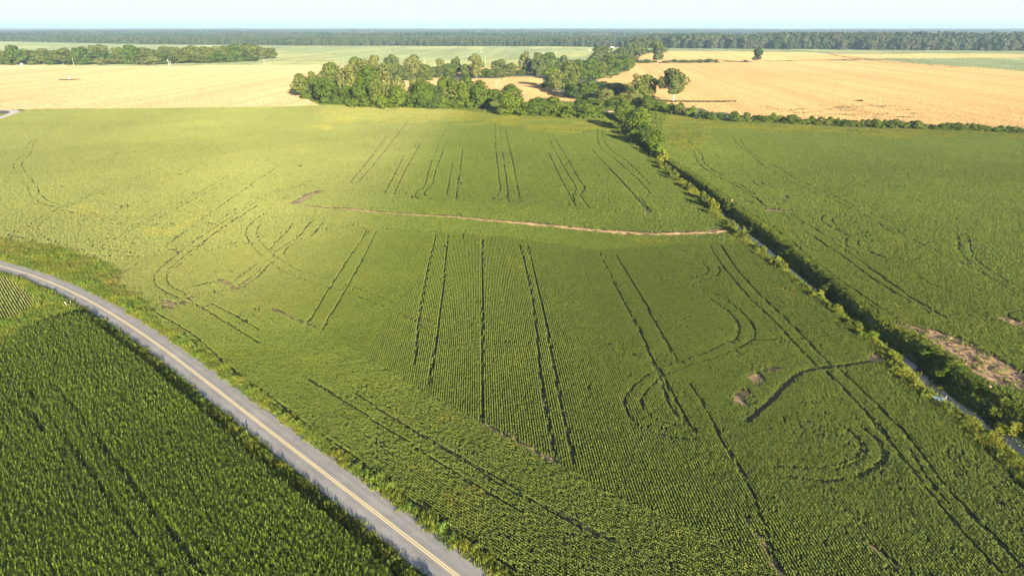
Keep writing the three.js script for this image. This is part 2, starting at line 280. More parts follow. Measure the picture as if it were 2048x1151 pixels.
const bareLines = [
  ['I', [320, 790, 390, 772, 440, 765, 470, 750, 490, 755], 0.9], ['I', [490, 755, 580, 812], 0.7], ['I', [970, 230, 1050, 195, 1060, 180, 1142, 150], 2.0], ['I', [1050, 245, 1150, 260, 1230, 262, 1400, 270, 1550, 290, 1700, 300, 2031, 320], 1.5],
  ['K', [0, 747, 150, 765, 500, 790, 700, 800, 900, 820, 1150, 840], 1.7], ['K', [1150, 840, 1300, 855, 1450, 868, 1650, 890, 1850, 910, 2048, 918], 2.3], ['E', [-80, 680, 0, 686, 150, 697, 300, 706, 500, 704, 700, 700, 800, 692, 890, 688], 2.3], ['E', [780, 690, 890, 686], 2.8],
  ['M', [330, 430, 450, 490, 600, 570, 770, 660], 0.5], ['I', [840, 950, 1000, 1020, 1110, 1072], 0.55], ['G', [700, 650, 820, 740, 940, 800], 0.22], ['G', [840, 870, 1000, 970, 1100, 1060], 0.28], ['L', [490, 600, 560, 640], 0.35], ['L', [710, 740, 800, 780], 0.3], ['G', [-20, 700, 100, 900, 180, 1060, 240, 1125], 0.3],
  ['L', [200, 495, 440, 498], 0.45], ['I', [360, 935, 420, 925], 0.5], ['D', [370, 195, 460, 260, 560, 320, 620, 345], 0.8],
];
for (const [f, a, w] of bareLines) stroke(bareLine, gpts(f, a), w, 1);
const isBare = (x, z) => { const a = fbm(x * 0.7, z * 0.7, 3) - 0.5, b = fbm(x * 0.7 + 40, z * 0.7, 3) - 0.5; return at(bare, x + a * 1.7, z + b * 1.7) || at(bareLine, x + a * 0.9, z + b * 0.9); };
// lighter, yellower weeds among the beans
for (const [f, a] of [['M', [110, 850, 260, 800, 300, 870, 260, 960, 350, 980, 300, 1010, 160, 930]], ['E', [100, 725, 300, 735, 480, 750, 470, 778, 250, 770]], ['E', [830, 700, 900, 700, 985, 755, 950, 775, 860, 745]], ['E', [1190, 1060, 1330, 1080, 1330, 1130, 1230, 1151]], ['M', [950, 450, 985, 450, 985, 480, 955, 485]], ['M', [440, 540, 520, 530, 540, 570, 470, 580]],
  ['F', [525, 120, 560, 120, 565, 150, 530, 150]], ['M', [100, 360, 200, 340, 210, 410, 130, 420]], ['C', [880, 500, 960, 510, 950, 550, 890, 540]], ['C', [1080, 680, 1290, 640, 1290, 800, 1140, 780]], ['L', [1035, 915, 1070, 920, 1060, 940]], ['L', [665, 850, 700, 850, 690, 870]], ['M', [300, 180, 340, 160, 350, 210]],
  ['J', [480, 660, 600, 670, 720, 740, 640, 760, 520, 710]], ['J', [930, 800, 1100, 820, 1350, 700, 1300, 760, 1150, 860, 960, 880]]]) fillPoly(tone, gpts(f, a), 1);

// ---------------------------------------------------------------- ground sheet
const groundTex = (() => {
  const W = 2048, Hh = 1662, d = new Uint8Array(W * Hh * 4);
  const toS = (c) => Math.round(255 * Math.pow(clamp(c), 1 / 2.2));
  for (let j = 0; j < Hh; j++) for (let i = 0; i < W; i++) {
    const x = X0 + (i + 0.5) / W * (X1 - X0), z = Z0 + (j + 0.5) / Hh * (Z1 - Z0);
    const n = fbm(x * 0.35, z * 0.35, 4), f = vnoise(x * 2.9, z * 2.9);
    const zn = at(zone, x, z);
    let c;
    if (isBare(x, z)) { const q = 0.35 + 1.0 * n * (0.7 + 0.6 * vnoise(x * 0.9, z * 1.7)); c = [0.42 * q, 0.268 * q, 0.135 * q]; }
    else if (zn === 6 || zn === 0) { const q = 0.7 + 0.6 * n; c = [0.085 * q, 0.105 * q, 0.026 * q]; }
    else { const q = 0.7 + 0.6 * n; c = [0.060 * q, 0.044 * q, 0.024 * q]; }
    if (i === 0 || j === 0 || i === W - 1 || j === Hh - 1) c = [0.1, 0.1, 0.045];
    const k = 0.88 + 0.24 * f, o = (j * W + i) * 4;
    d[o] = toS(c[0] * k); d[o + 1] = toS(c[1] * k); d[o + 2] = toS(c[2] * k); d[o + 3] = 255;
  }
  const t = new THREE.DataTexture(d, W, Hh); t.colorSpace = THREE.SRGBColorSpace; t.magFilter = THREE.LinearFilter; t.needsUpdate = true;
  return t;
})();
{
  const xs = [-22000, -14000, -8000, -4000, -2000, -1000, -600, X0, -250, -150, -80, -30, 0, 20, 35];
  for (let x = 40; x <= 135; x += 0.75) xs.push(x);
  xs.push(145, 180, 250, X1, 600, 1000, 2000, 4000, 8000, 14000, 22000);
  const zs = [-24000, -14000, -8000, -4000, -2000, -1000, -750, Z0, -540, -500];
  for (let z = -490; z <= -40; z += 2) zs.push(z);
  zs.push(0, 60, 200, 600);
  const p = [], uv = [], idx = [];
  for (const z of zs) for (const x of xs) { p.push(x, groundY(x, z), z); uv.push((x - X0) / (X1 - X0), (z - Z0) / (Z1 - Z0)); }
  for (let j = 0; j + 1 < zs.length; j++) for (let i = 0; i + 1 < xs.length; i++) { const a = j * xs.length + i, b = a + xs.length; idx.push(a, b, a + 1, a + 1, b, b + 1); }
  const g = new THREE.BufferGeometry();
  g.setAttribute('position', new THREE.Float32BufferAttribute(p, 3)); g.setAttribute('uv', new THREE.Float32BufferAttribute(uv, 2)); g.setIndex(idx); g.computeVertexNormals();
  put(new THREE.Mesh(g, new THREE.MeshStandardMaterial({ map: groundTex, roughness: 1 })), 'ground', 'flat farmland soil and grass under the crops, cut by the ditch', 'ground', 'structure');
}
function sheet(name, label, pts, y, material, category = 'field') {
  const s = new THREE.Shape(pts.map(([x, z]) => new THREE.Vector2(x, -z)));
  const g = new THREE.ShapeGeometry(s); g.rotateX(-Math.PI / 2);
  const q = g.attributes.position, uv = new Float32Array(q.count * 2);
  for (let i = 0; i < q.count; i++) { uv[i * 2] = q.getX(i); uv[i * 2 + 1] = q.getZ(i); }
  g.setAttribute('uv', new THREE.BufferAttribute(uv, 2));
  const m = put(new THREE.Mesh(g, material), name, label, category, 'structure');
  m.position.y = y; m.castShadow = false;
  return m;
}
// patchy noise for large fields, one tile = 512 m
function fieldTex(c0, c1, streak) {
  const W = 512, d = new Uint8Array(W * W * 4), toS = (c) => Math.round(255 * Math.pow(clamp(c), 1 / 2.2));
  const wrapN = (x, y, f) => { const a = fbm(x * f, y * f, 3), b = fbm((x - 1) * f, y * f, 3), c = fbm(x * f, (y - 1) * f, 3), e = fbm((x - 1) * f, (y - 1) * f, 3); return (a * (1 - x) + b * x) * (1 - y) + (c * (1 - x) + e * x) * y; };
  for (let j = 0; j < W; j++) for (let i = 0; i < W; i++) {
    const x = i / W, y = j / W;
    const t = clamp(0.5 * wrapN(x, y, 9) + 0.35 * wrapN(x, y, 40) + streak * (vnoise(i * 0.33, 7.5) - 0.5) + 0.1);
    const o = (j * W + i) * 4;
    for (let k = 0; k < 3; k++) d[o + k] = toS(c0[k] + (c1[k] - c0[k]) * t);
    d[o + 3] = 255;
  }
  const tx = new THREE.DataTexture(d, W, W); tx.wrapS = tx.wrapT = THREE.RepeatWrapping; tx.colorSpace = THREE.SRGBColorSpace; tx.magFilter = THREE.LinearFilter; tx.repeat.set(1 / 512, 1 / 512); tx.needsUpdate = true;
  return tx;
}
const strawSoil = new THREE.MeshStandardMaterial({ map: fieldTex([0.34, 0.235, 0.10], [0.46, 0.34, 0.16], 0.4), roughness: 1 });
const greenSoil = new THREE.MeshStandardMaterial({ map: fieldTex([0.10, 0.13, 0.05], [0.16, 0.19, 0.08], 0.3), roughness: 1 });

// far fields: outline in photo pixels, each lies on the ground a little above the one before
const farFields = [
  ['crop_land', 'pale green crop land before the far forest', [[-900, 129], [-900, 70], [0, 82], [300, 88], [600, 91], [1100, 92.5], [1240, 95], [1250, 118], [1080, 132], [900, 138], [640, 130], [300, 131]], 0.02, greenSoil, 'g'],
  ['crop_land', 'green strip of crop between the tall forest and the straw field', [[1240, 94], [1450, 96.5], [1700, 99.5], [2048, 102], [2900, 107], [2900, 112], [2048, 108], [1700, 106], [1450, 102.5], [1250, 101]], 0.02, greenSoil, 'g'],
  ['stubble_field', 'bright straw stubble field left of the tree grove', [[-900, 221], [-900, 129], [300, 131], [640, 130], [760, 131], [900, 140], [900, 190], [720, 212], [640, 211], [560, 214], [300, 217], [0, 219]], 0.03, strawSoil, 's'],
  ['stubble_field', 'tan stubble clearing between the tree rows', [[700, 168], [820, 166], [950, 158], [1080, 152], [1100, 175], [1160, 205], [1165, 230], [900, 220], [700, 200]], 0.035, strawSoil, 's'],
  ['stubble_field', 'tan stubble strip behind the tree row', [[820, 139], [1120, 131], [1120, 143], [820, 150]], 0.04, strawSoil, 's'],
  ['stubble_field', 'wide golden stubble field right of the tree row', [[1190, 160], [1270, 124], [1700, 121], [1758, 119], [1850, 127], [2048, 142], [2900, 190], [2900, 300], [2400, 272], [2048, 252], [1800, 250], [1500, 233], [1330, 206], [1240, 190]], 0.03, strawSoil, 's'],
  ['stubble_field', 'far golden stubble strip behind the hedge', [[1265, 118], [1290, 101], [1450, 102.5], [1625, 105], [1670, 108], [1730, 118], [1560, 121], [1290, 124]], 0.035, strawSoil, 's'],
  ['stubble_field', 'thin golden stubble strip below the green wedge', [[1670, 107.5], [2048, 107], [2900, 110], [2900, 117], [2048, 115], [1740, 117.5]], 0.04, strawSoil, 's'],
  ['crop_land', 'green wedge of crop at the corner of the golden field', [[1735, 118.5], [2048, 114.5], [2900, 116], [2900, 190], [2048, 142.5], [1850, 127.5]], 0.045, greenSoil, 'g'],
];
for (const f of farFields) { f.g = f[2].map(([u, v]) => G(u, v)); sheet(f[0], f[1], f.g, f[3], f[4]); }
const inside = (pts, x, z) => { let r = false; for (let i = 0, j = pts.length - 1; i < pts.length; j = i++) { const [xa, za] = pts[i], [xb, zb] = pts[j]; if ((za > z) !== (zb > z) && x < (xb - xa) * (z - za) / (zb - za) + xa) r = !r; } return r; };

// ---------------------------------------------------------------- road
{
  const ribbon = (a, b, y, i0 = 0, i1 = 320) => {
    const p = [], uv = [], idx = [];
    for (let i = i0; i <= i1; i++) { const q = roadLine[i], n = roadNormal[i]; for (const o of [a, b]) { p.push(q.x + n.x * o, y, q.z + n.z * o); uv.push(o, i * roadCurve.getLength() / 320); } }
    for (let i = 0; i < i1 - i0; i++) { const k = i * 2; idx.push(k, k + 1, k + 2, k + 1, k + 3, k + 2); }
    const g = new THREE.BufferGeometry(); g.setAttribute('position', new THREE.Float32BufferAttribute(p, 3)); g.setAttribute('uv', new THREE.Float32BufferAttribute(uv, 2)); g.setIndex(idx); g.computeVertexNormals();
    return g;
  };
  // asphalt: across 8 m, along 32 m
  const W = 256, Hh = 1024, d = new Uint8Array(W * Hh * 4), toS = (c) => Math.round(255 * Math.pow(clamp(c), 1 / 2.2));
  for (let j = 0; j < Hh; j++) for (let i = 0; i < W; i++) {
    const x = i / W * 8 - 4, y = j / Hh * 32, yy = Math.abs(y - 16);
    let q = 0.68 + 0.5 * fbm(x * 0.9 + 50, yy * 0.35, 4) + 0.14 * (hash(i, j) - 0.5);
    const wheel = Math.exp(-Math.pow((Math.abs(Math.abs(x) - 1.25) - 0.55) / 0.25, 2));   // polished, tyre-stained lanes
    q *= 1 - 0.12 * wheel * (0.6 + 0.6 * vnoise(x * 3, yy * 0.8));
    const crack = Math.abs(fbm(x * 0.8 + 9, yy * 0.22 + 3, 4) - 0.5);
    if (crack < 0.006) q *= 0.62;
    q *= Math.abs(x) > 2.3 ? 0.86 + 0.2 * vnoise(x * 6, yy * 3) : 1;
    const o = (j * W + i) * 4; d[o] = toS(0.36 * q); d[o + 1] = toS(0.338 * q); d[o + 2] = toS(0.305 * q); d[o + 3] = 255;
  }
  const t = new THREE.DataTexture(d, W, Hh); t.colorSpace = THREE.SRGBColorSpace; t.wrapS = t.wrapT = THREE.RepeatWrapping; t.magFilter = THREE.LinearFilter; t.repeat.set(1 / 8, 1 / 32); t.offset.set(0.5, 0); t.needsUpdate = true;
  const road = put(new THREE.Mesh(ribbon(-ROAD_HALF, ROAD_HALF, 0.05), new THREE.MeshStandardMaterial({ map: t, roughness: 0.92 })), 'road', 'grey two-lane country road curving past the maize', 'road', 'structure');
  const paint = new THREE.MeshStandardMaterial({ color: col(0.82, 0.64, 0.32), roughness: 0.8 });
  part('centre_line', ribbon(-0.25, -0.06, 0.056), paint, road); part('centre_line', ribbon(0.06, 0.25, 0.056), paint, road);
  // gravel shoulder on the field side
  const sh = new THREE.MeshStandardMaterial({ map: fieldTex([0.16, 0.14, 0.12], [0.3, 0.26, 0.2], 0), roughness: 1 }); sh.map.repeat.set(1 / 20, 1 / 20);
  put(new THREE.Mesh(ribbon(-ROAD_HALF - 0.55, -ROAD_HALF - 0.01, 0.03), sh), 'road_shoulder', 'narrow gravel shoulder along the field side of the road', 'shoulder', 'structure');
}

// ---------------------------------------------------------------- low soil berm across the field
{
  const A = gpts('I', [1050, 245, 1150, 260, 1230, 262, 1400, 270, 1550, 290, 1700, 300]).concat(gpts('K', [150, 765, 500, 790, 700, 800, 900, 820, 1150, 840, 1300, 855, 1450, 868, 1650, 890]), gpts('E', [0, 686, 150, 697, 300, 706, 500, 704, 700, 700, 800, 692, 880, 688]));
  const c = new THREE.CatmullRomCurve3(A.map(([x, z]) => new THREE.Vector3(x, 0, z)), false, 'centripetal'), n = 520, p = [], k = [], idx = [];
  for (let i = 0; i <= n; i++) {
    const t = i / n, q = c.getPointAt(t), d = c.getTangentAt(t), w = 0.45 + 0.6 * smooth(0.1, 0.75, t) + (fbm(i * 0.12, 3, 3) - 0.5) * 0.7, h = (0.16 + 0.34 * smooth(0.05, 0.7, t)) * (0.5 + 1.0 * fbm(i * 0.17, 8, 3));
    for (let j = 0; j <= 6; j++) { const o = j / 3 - 1, y = h * (1 - o * o) + (j % 6 ? (vnoise(i * 0.9, j * 1.7) - 0.5) * 0.12 : -0.04), s = 0.6 + 0.8 * fbm(i * 0.21, j * 0.8, 3); p.push(q.x - d.z * o * w, Math.max(j % 6 ? 0.02 : -0.04, y), q.z + d.x * o * w); k.push(0.28 * s, 0.178 * s, 0.090 * s); }
    if (i) for (let j = 0; j < 6; j++) { const a = (i - 1) * 7 + j, b = a + 7; idx.push(a, b, a + 1, a + 1, b, b + 1); }
  }
  const g = new THREE.BufferGeometry(); g.setAttribute('position', new THREE.Float32BufferAttribute(p, 3)); g.setAttribute('color', new THREE.Float32BufferAttribute(k, 3)); g.setIndex(idx); g.computeVertexNormals();
  put(new THREE.Mesh(g, new THREE.MeshStandardMaterial({ vertexColors: true, roughness: 1, side: THREE.DoubleSide })), 'soil_berm', 'low tan soil berm running across the soybeans to the ditch', 'berm', 'structure');
}
// ---------------------------------------------------------------- crop plants
const soyVariants = [];
for (let v = 0; v < 6; v++) { // 0.46 m of one row
  const T = new Tris();
  for (let i = 0; i < 34; i++) {
    const x = rr(-0.115, 0.115), z = rr(-0.25, 0.25), top = 0.5 * (1 - 0.5 * Math.pow(Math.abs(x) / 0.13, 2)), y = top * (i < 22 ? rr(0.75, 1.05) : rr(0.2, 0.8));
    const k = rr(0.75, 1.3), w = rr(-0.1, 0.1);
    leafFacing(T, [x, y, z], [x * 3 + rr(-0.8, 0.8), rr(0.0, 0.75), rr(-1, 1)], rr(0.12, 0.17), rr(0.05, 0.07), [k * (1 + w), k, k * (1 - w)]);
  }
  soyVariants.push(T.geo());
}
const soyFar = [];
for (let v = 0; v < 6; v++) { // 1.4 m of one row, coarser
  const T = new Tris();
  for (const rx of [0]) for (let i = 0; i < 40; i++) {
    const x = rr(-0.12, 0.12), z = rr(-0.72, 0.72), top = 0.5 * (1 - 0.5 * Math.pow(Math.abs(x) / 0.19, 2)), y = top * (i < 18 ? rr(0.72, 1.05) : rr(0.3, 0.8));
    const k = rr(0.75, 1.3), w = rr(-0.1, 0.1);
    leafFacing(T, [x + rx, y, z], [x * 3 + rr(-0.8, 0.8), rr(0.0, 0.75), rr(-1, 1)], rr(0.17, 0.25), rr(0.075, 0.105), [k * (1 + w), k, k * (1 - w)]);
  }
  soyFar.push(T.geo());
}
const cropMat = leafMat(0.6, 0.4);
const LEAF = [0.113, 0.156, 0.025], YEL = [0.188, 0.196, 0.024];
function soyTint(x, z, zn) {
  zn = at(zone, x + (fbm(x * 0.06, z * 0.06, 3) - 0.5) * 26, z + (fbm(x * 0.06 + 9, z * 0.06, 3) - 0.5) * 50) || zn;
  const n = fbm(x * 0.02, z * 0.02, 3), m = fbm(x * 0.11 + 31, z * 0.11, 3), f = fbm(x * 0.5, z * 0.5 + 77, 2);
  let y = clamp((m - 0.5) * 1.2) * 0.5 + clamp((f - 0.62) * 3) * 0.35;
  if (zn === 5) y = 0.25 + 0.75 * smooth(0.38, 0.62, fbm(x * 0.09, z * 0.22, 3));
  if (at(tone, x + (vnoise(x, z) - 0.5) * 3, z + (vnoise(x + 9, z) - 0.5) * 3)) y = clamp(rr(0.05, 0.9) * (0.5 + f));
  // the left field stands thinner and paler
  const pale = smooth(-30, -75, x + z * 0.02) * smooth(-110, -170, z) * (zn === 4 ? 0 : 1);
  y = clamp(y + 0.18 * pale);
  const k = (0.82 + 0.36 * n) * (0.9 + 0.2 * rnd()) * (zn === 4 ? 1.12 : 1);
  return [0, 1, 2].map((c) => k * (LEAF[c] + (YEL[c] - LEAF[c]) * y + pale * [0.050, 0.040, 0.034][c]));
}
function sow(copies, copiesFar, zn, dx, dz, spacing, xr, zr, far0) {
  const l = Math.hypot(dx, dz); dx /= l; dz /= l; const nx = -dz, nz = dx, ang = Math.atan2(dx, dz);
  let a0 = 1e9, a1 = -1e9, b0 = 1e9, b1 = -1e9;
  for (const x of xr) for (const z of zr) { const a = x * nx + z * nz, b = x * dx + z * dz; a0 = Math.min(a0, a); a1 = Math.max(a1, a); b0 = Math.min(b0, b); b1 = Math.max(b1, b); }
  for (let pass = 0; pass < 2; pass++) {
    const sp = spacing, st = pass ? 1.4 : 0.46, C = pass ? copiesFar : copies;
    for (let a = Math.ceil(a0 / sp) * sp; a < a1; a += sp) for (let b = b0 + hash(Math.round(a / sp), 3) * st; b < b1; b += st * (0.9 + 0.2 * rnd())) {
      const wob = (vnoise(b * 0.07, a * 0.4) - 0.5) * 0.12;
      const x = nx * (a + wob) + dx * b, z = nz * (a + wob) + dz * b;
      if (at(zone, x, z) !== zn) continue;
      const d = Math.hypot(x, z);
      if ((d > far0) !== !!pass) continue;
      if (Math.abs(x) > -z * 0.80 + 14) continue;                     // well outside the photograph
      let crush = 1; if (at(gap, x, z)) { if (at(gap, x, z) > 1 || rnd() < (pass ? 0.7 : 0.35)) continue; crush = rr(0.22, 0.5); }
      if (isBare(x, z) && rnd() > (fbm(x * 0.9, z * 0.9 + 5, 2) > 0.66 ? 0.7 : 0.03)) continue;
      const poor = fbm(x * 0.16 + 5, z * 0.16, 3);
      if (rnd() < 0.012 + (poor > 0.72 ? 0.2 : 0)) continue;
      const c = soyTint(x, z, zn), hgt = rr(0.82, 1.15) * (0.9 + 0.25 * fbm(x * 0.25, z * 0.25, 2)) * (zn === 5 ? rr(0.9, 1.5) : 1) * crush;
      C.add(x + rr(-0.02, 0.02), 0, z, ang + (rnd() < 0.5 ? Math.PI : 0) + rr(-0.1, 0.1), rr(0.9, 1.12), hgt, 1.03, c[0], c[1], c[2]);
    }
  }
}
const ROW = 0.385, MAIN = [-0.047, -1];
const headDir = [0.70, 0.66], crossDir = (() => { const a = G(640, 447), b = G(1480, 490); return [b[0] - a[0], b[1] - a[1]]; })();
const rightDir = (() => { const a = G(1560, 400), b = G(1790, 520); const d1 = [dr[8][0] - dr[4][0], dr[8][1] - dr[4][1]]; return d1; })();
{
  const near = new Copies(soyVariants, cropMat), far = new Copies(soyFar, cropMat), all = [[X0, X1], [Z0, Z1]];
  sow(near, far, 1, ...MAIN, ROW, ...all, 205); sow(near, far, 2, ...headDir, ROW, [-140, 60], [-190, -42], 205);
  sow(near, far, 3, ...crossDir, ROW, [-130, 110], [-330, -180], 205); sow(near, far, 5, ...MAIN, ROW, ...all, 205);
  sow(near, far, 8, 0.66, 0.75, 0.52, [-160, -80], [-210, -110], 300);
  const g = new THREE.Group(); near.into(g, 'soybean_row'); far.into(g, 'soybean_row');
  put(g, 'soybean_field', 'green soybean rows filling the field between the road and the ditch', 'crop', 'stuff');
  const near2 = new Copies(soyVariants, cropMat), far2 = new Copies(soyFar, cropMat);
  sow(near2, far2, 4, ...rightDir, ROW, [60, X1], [Z0, Z1], 205);
  const g2 = new THREE.Group(); near2.into(g2, 'soybean_row'); far2.into(g2, 'soybean_row');
  put(g2, 'soybean_field', 'green soybean field on the far side of the ditch', 'crop', 'stuff');
  console.log('soy', near.n, far.n, near2.n, far2.n);
}
{ // maize
  const vs = [];
  for (let v = 0; v < 6; v++) {
    const T = new Tris(), sk = [0.9, 0.95, 0.7];
    for (const s of [[1, 0], [0, 1]]) T.quad([-0.018 * s[0], 0, -0.018 * s[1]], [0.018 * s[0], 0, 0.018 * s[1]], [0.012 * s[0], 1.7, 0.012 * s[1]], [-0.012 * s[0], 1.7, -0.012 * s[1]], sk);
    const plane = rr(0, 6.28);
    for (let i = 0; i < 11; i++) {
      const y = 0.35 + i * 0.145, a = plane + (i % 2) * Math.PI + rr(-0.6, 0.6), L = i > 8 ? rr(0.45, 0.6) : rr(0.65, 0.95), up = 0.35 + 0.065 * i + rr(-0.1, 0.15), w = rr(0.034, 0.054);
      const ca = Math.cos(a), sa = Math.sin(a), k = rr(0.75, 1.3), kk = [k, k, k * 0.9];
      let p = [0, y, 0], el = up * 1.25, last = null;
      for (let s = 0; s < 3; s++) { // the blade rises, then arches over
        const q = [p[0] + ca * Math.cos(el) * L / 3, p[1] + Math.sin(el) * L / 3, p[2] + sa * Math.cos(el) * L / 3];
        const w0 = w * [0.6, 1, 0.8][s], w1 = w * [1, 0.8, 0.12][s];
        T.quad([p[0] - sa * w0, p[1], p[2] + ca * w0], [p[0] + sa * w0, p[1], p[2] - ca * w0], [q[0] + sa * w1, q[1], q[2] - ca * w1], [q[0] - sa * w1, q[1], q[2] + ca * w1], kk);
        p = q; el -= rr(0.45, 0.8);
      }
    }
    vs.push(T.geo());
  }
  const C = new Copies(vs, leafMat(0.5, 0.5));
  const a = G(...U('B', 310, 30), 1.4), b = G(...U('B', 1090, 1000), 1.4), dx0 = b[0] - a[0], dz0 = b[1] - a[1], l = Math.hypot(dx0, dz0), dx = dx0 / l, dz = dz0 / l;
  for (let r = -160; r < 160; r++) for (let s = -540; s < 540; s++) {
    const o = r * 0.76, t = s * 0.21 + rr(-0.07, 0.07), x = a[0] - dz * o + dx * t + rr(-0.36, 0.36), z = a[1] + dx * o + dz * t + rr(-0.36, 0.36);
    if (at(zone, x, z) !== 7 || Math.abs(x) > -z * 0.8 + 12 || z > -48) continue;
    if (at(gap, x, z) && rnd() > 0.22) continue;
    const n = fbm(x * 0.08, z * 0.08, 3), k = (0.75 + 0.5 * n) * rr(0.85, 1.15), h = rr(0.9, 1.12) * (0.85 + 0.28 * fbm(x * 0.05 + 4, z * 0.05, 2));
    C.add(x, 0, z, rr(0, 6.28), h, h, h, 0.085 * k, 0.125 * k, 0.010 * k);
  }
  put(C.into(new THREE.Group(), 'maize_plant'), 'maize_field', 'tall dark green maize stand beside the road', 'crop', 'stuff');
  console.log('maize', C.n);
}
// ---------------------------------------------------------------- grass and weeds
const grassVariants = [], weedVariants = [];
for (let v = 0; v < 5; v++) {
  const T = new Tris();
  for (let i = 0; i < 110; i++) {
    const x = rr(-0.75, 0.75), z = rr(-0.75, 0.75), h = rr(0.25, 0.75), a = rr(0, 6.28), w = rr(0.03, 0.06), lean = rr(0.05, 0.5) * h, b = rr(0, 6.28), k = rr(0.7, 1.35);
    const kk = [k * rr(0.9, 1.15), k, k * 0.9];
    const m = [x + Math.cos(b) * lean * 0.35, h * 0.6, z + Math.sin(b) * lean * 0.35], tip = [x + Math.cos(b) * lean, h, z + Math.sin(b) * lean];
    T.quad([x - Math.cos(a) * w, 0, z - Math.sin(a) * w], [x + Math.cos(a) * w, 0, z + Math.sin(a) * w], [m[0] + Math.cos(a) * w * 0.8, m[1], m[2] + Math.sin(a) * w * 0.8], [m[0] - Math.cos(a) * w * 0.8, m[1], m[2] - Math.sin(a) * w * 0.8], kk);
    T.tri([m[0] - Math.cos(a) * w * 0.8, m[1], m[2] - Math.sin(a) * w * 0.8], [m[0] + Math.cos(a) * w * 0.8, m[1], m[2] + Math.sin(a) * w * 0.8], tip, kk);
  }
  grassVariants.push(T.geo());
  const S = new Tris();
  for (let c = 0; c < 5; c++) { // leafy weeds
    const cx = rr(-0.6, 0.6), cz = rr(-0.6, 0.6), h = rr(0.5, 1.1), r = rr(0.2, 0.42);
    for (let i = 0; i < 34; i++) { const u = rr(-1, 1), a = rr(0, 6.28), q = Math.sqrt(1 - u * u), rd = r * rr(0.6, 1.05), k = rr(0.75, 1.3), n = [q * Math.cos(a), u, q * Math.sin(a)]; leafFacing(S, [cx + n[0] * rd, h * 0.55 + n[1] * h * 0.5, cz + n[2] * rd], [n[0] + rr(-0.6, 0.6), n[1] + rr(-0.2, 0.9), n[2] + rr(-0.6, 0.6)], rr(0.14, 0.24), rr(0.05, 0.09), [k, k, k * 0.9]); }
  }
  weedVariants.push(S.geo());
}
const grassMat = leafMat(0.65);
{
  const near = new Copies(grassVariants, grassMat), weeds = new Copies(weedVariants, grassMat);
  for (let z = -300; z < -42; z += 0.95) for (let x = -260; x < 40; x += 0.95) {
    const px = x + rr(-0.4, 0.4), pz = z + rr(-0.4, 0.4);
    if (at(zone, px, pz) !== 6 || Math.abs(px) > -pz * 0.8 + 14) continue;
    const d = roadDist(px, pz), ad = Math.abs(d);
    if (ad < ROAD_HALF + 0.25) continue;
    const n = fbm(px * 0.15, pz * 0.15, 3), brown = d < 0 && px < -78 ? smooth(0.36, 0.6, fbm(px * 0.09 + 3, pz * 0.09, 3)) * smooth(4, 8, ad) * rr(0, 0.6) : 0;
    const k = rr(0.85, 1.15) * (0.75 + 0.5 * n), y = clamp(0.35 + (vnoise(px * 0.4, pz * 0.4) - 0.4) * 1.3);
    const tall = (ad < ROAD_HALF + 1.1 ? 0.62 : 1.0) * (0.7 + 0.9 * vnoise(px * 0.5 + 7, pz * 0.5));
    const c = [0.090 + 0.055 * y + 0.06 * brown, 0.142 + 0.025 * y - 0.015 * brown, 0.022 + 0.03 * brown];
    near.add(px, 0, pz, rr(0, 6.28), rr(0.8, 1.1), tall * rr(0.8, 1.2), rr(0.8, 1.1), c[0] * k, c[1] * k, c[2] * k);
    if (n > 0.5 && rnd() < 0.38 && ad > ROAD_HALF + 0.8) weeds.add(px, 0, pz, rr(0, 6.28), rr(0.7, 1.1), rr(0.6, 1.3), rr(0.7, 1.1), c[0] * k * 0.9, c[1] * k, c[2] * k);
  }
  const g = new THREE.Group(); near.into(g, 'grass_tuft'); weeds.into(g, 'weed_clump');
  put(g, 'roadside_grass', 'uneven green grass and weeds along both sides of the road', 'grass', 'stuff');
  console.log('verge', near.n, weeds.n);
}
{ // undergrowth below the trees of the grove and round the ditch head
  const near = new Copies(grassVariants, grassMat), weeds = new Copies(weedVariants, grassMat);
  const areas = [gpts('X', [600, 190, 640, 211, 720, 213, 800, 217, 900, 220, 1000, 231, 1130, 235, 1200, 240, 1215, 228, 1160, 205, 1000, 205, 850, 195, 700, 170, 620, 170]), gpts('X', [1195, 228, 1250, 282, 1300, 292, 1345, 226, 1330, 205, 1260, 190, 1200, 180])];
  for (const A of areas) { let a0 = 1e9, a1 = -1e9, b0 = 1e9, b1 = -1e9; for (const [x, z] of A) { a0 = Math.min(a0, x); a1 = Math.max(a1, x); b0 = Math.min(b0, z); b1 = Math.max(b1, z); }
    for (let z = b0; z < b1; z += 2.1) for (let x = a0; x < a1; x += 2.1) { const px = x + rr(-1, 1), pz = z + rr(-1, 1); if (!inside(A, px, pz)) continue; const k = rr(0.75, 1.2); near.add(px, groundY(px, pz), pz, rr(0, 6.28), 1.7, rr(0.9, 1.9), 1.7, 0.13 * k, 0.165 * k, 0.02 * k); if (rnd() < 0.5) weeds.add(px, groundY(px, pz), pz, rr(0, 6.28), 1.6, rr(1, 2.2), 1.6, 0.10 * k, 0.14 * k, 0.018 * k); } }
  const g = new THREE.Group(); near.into(g, 'grass_tuft'); weeds.into(g, 'weed_clump');
  put(g, 'undergrowth', 'tangled green undergrowth below the grove trees', 'undergrowth', 'stuff');
}
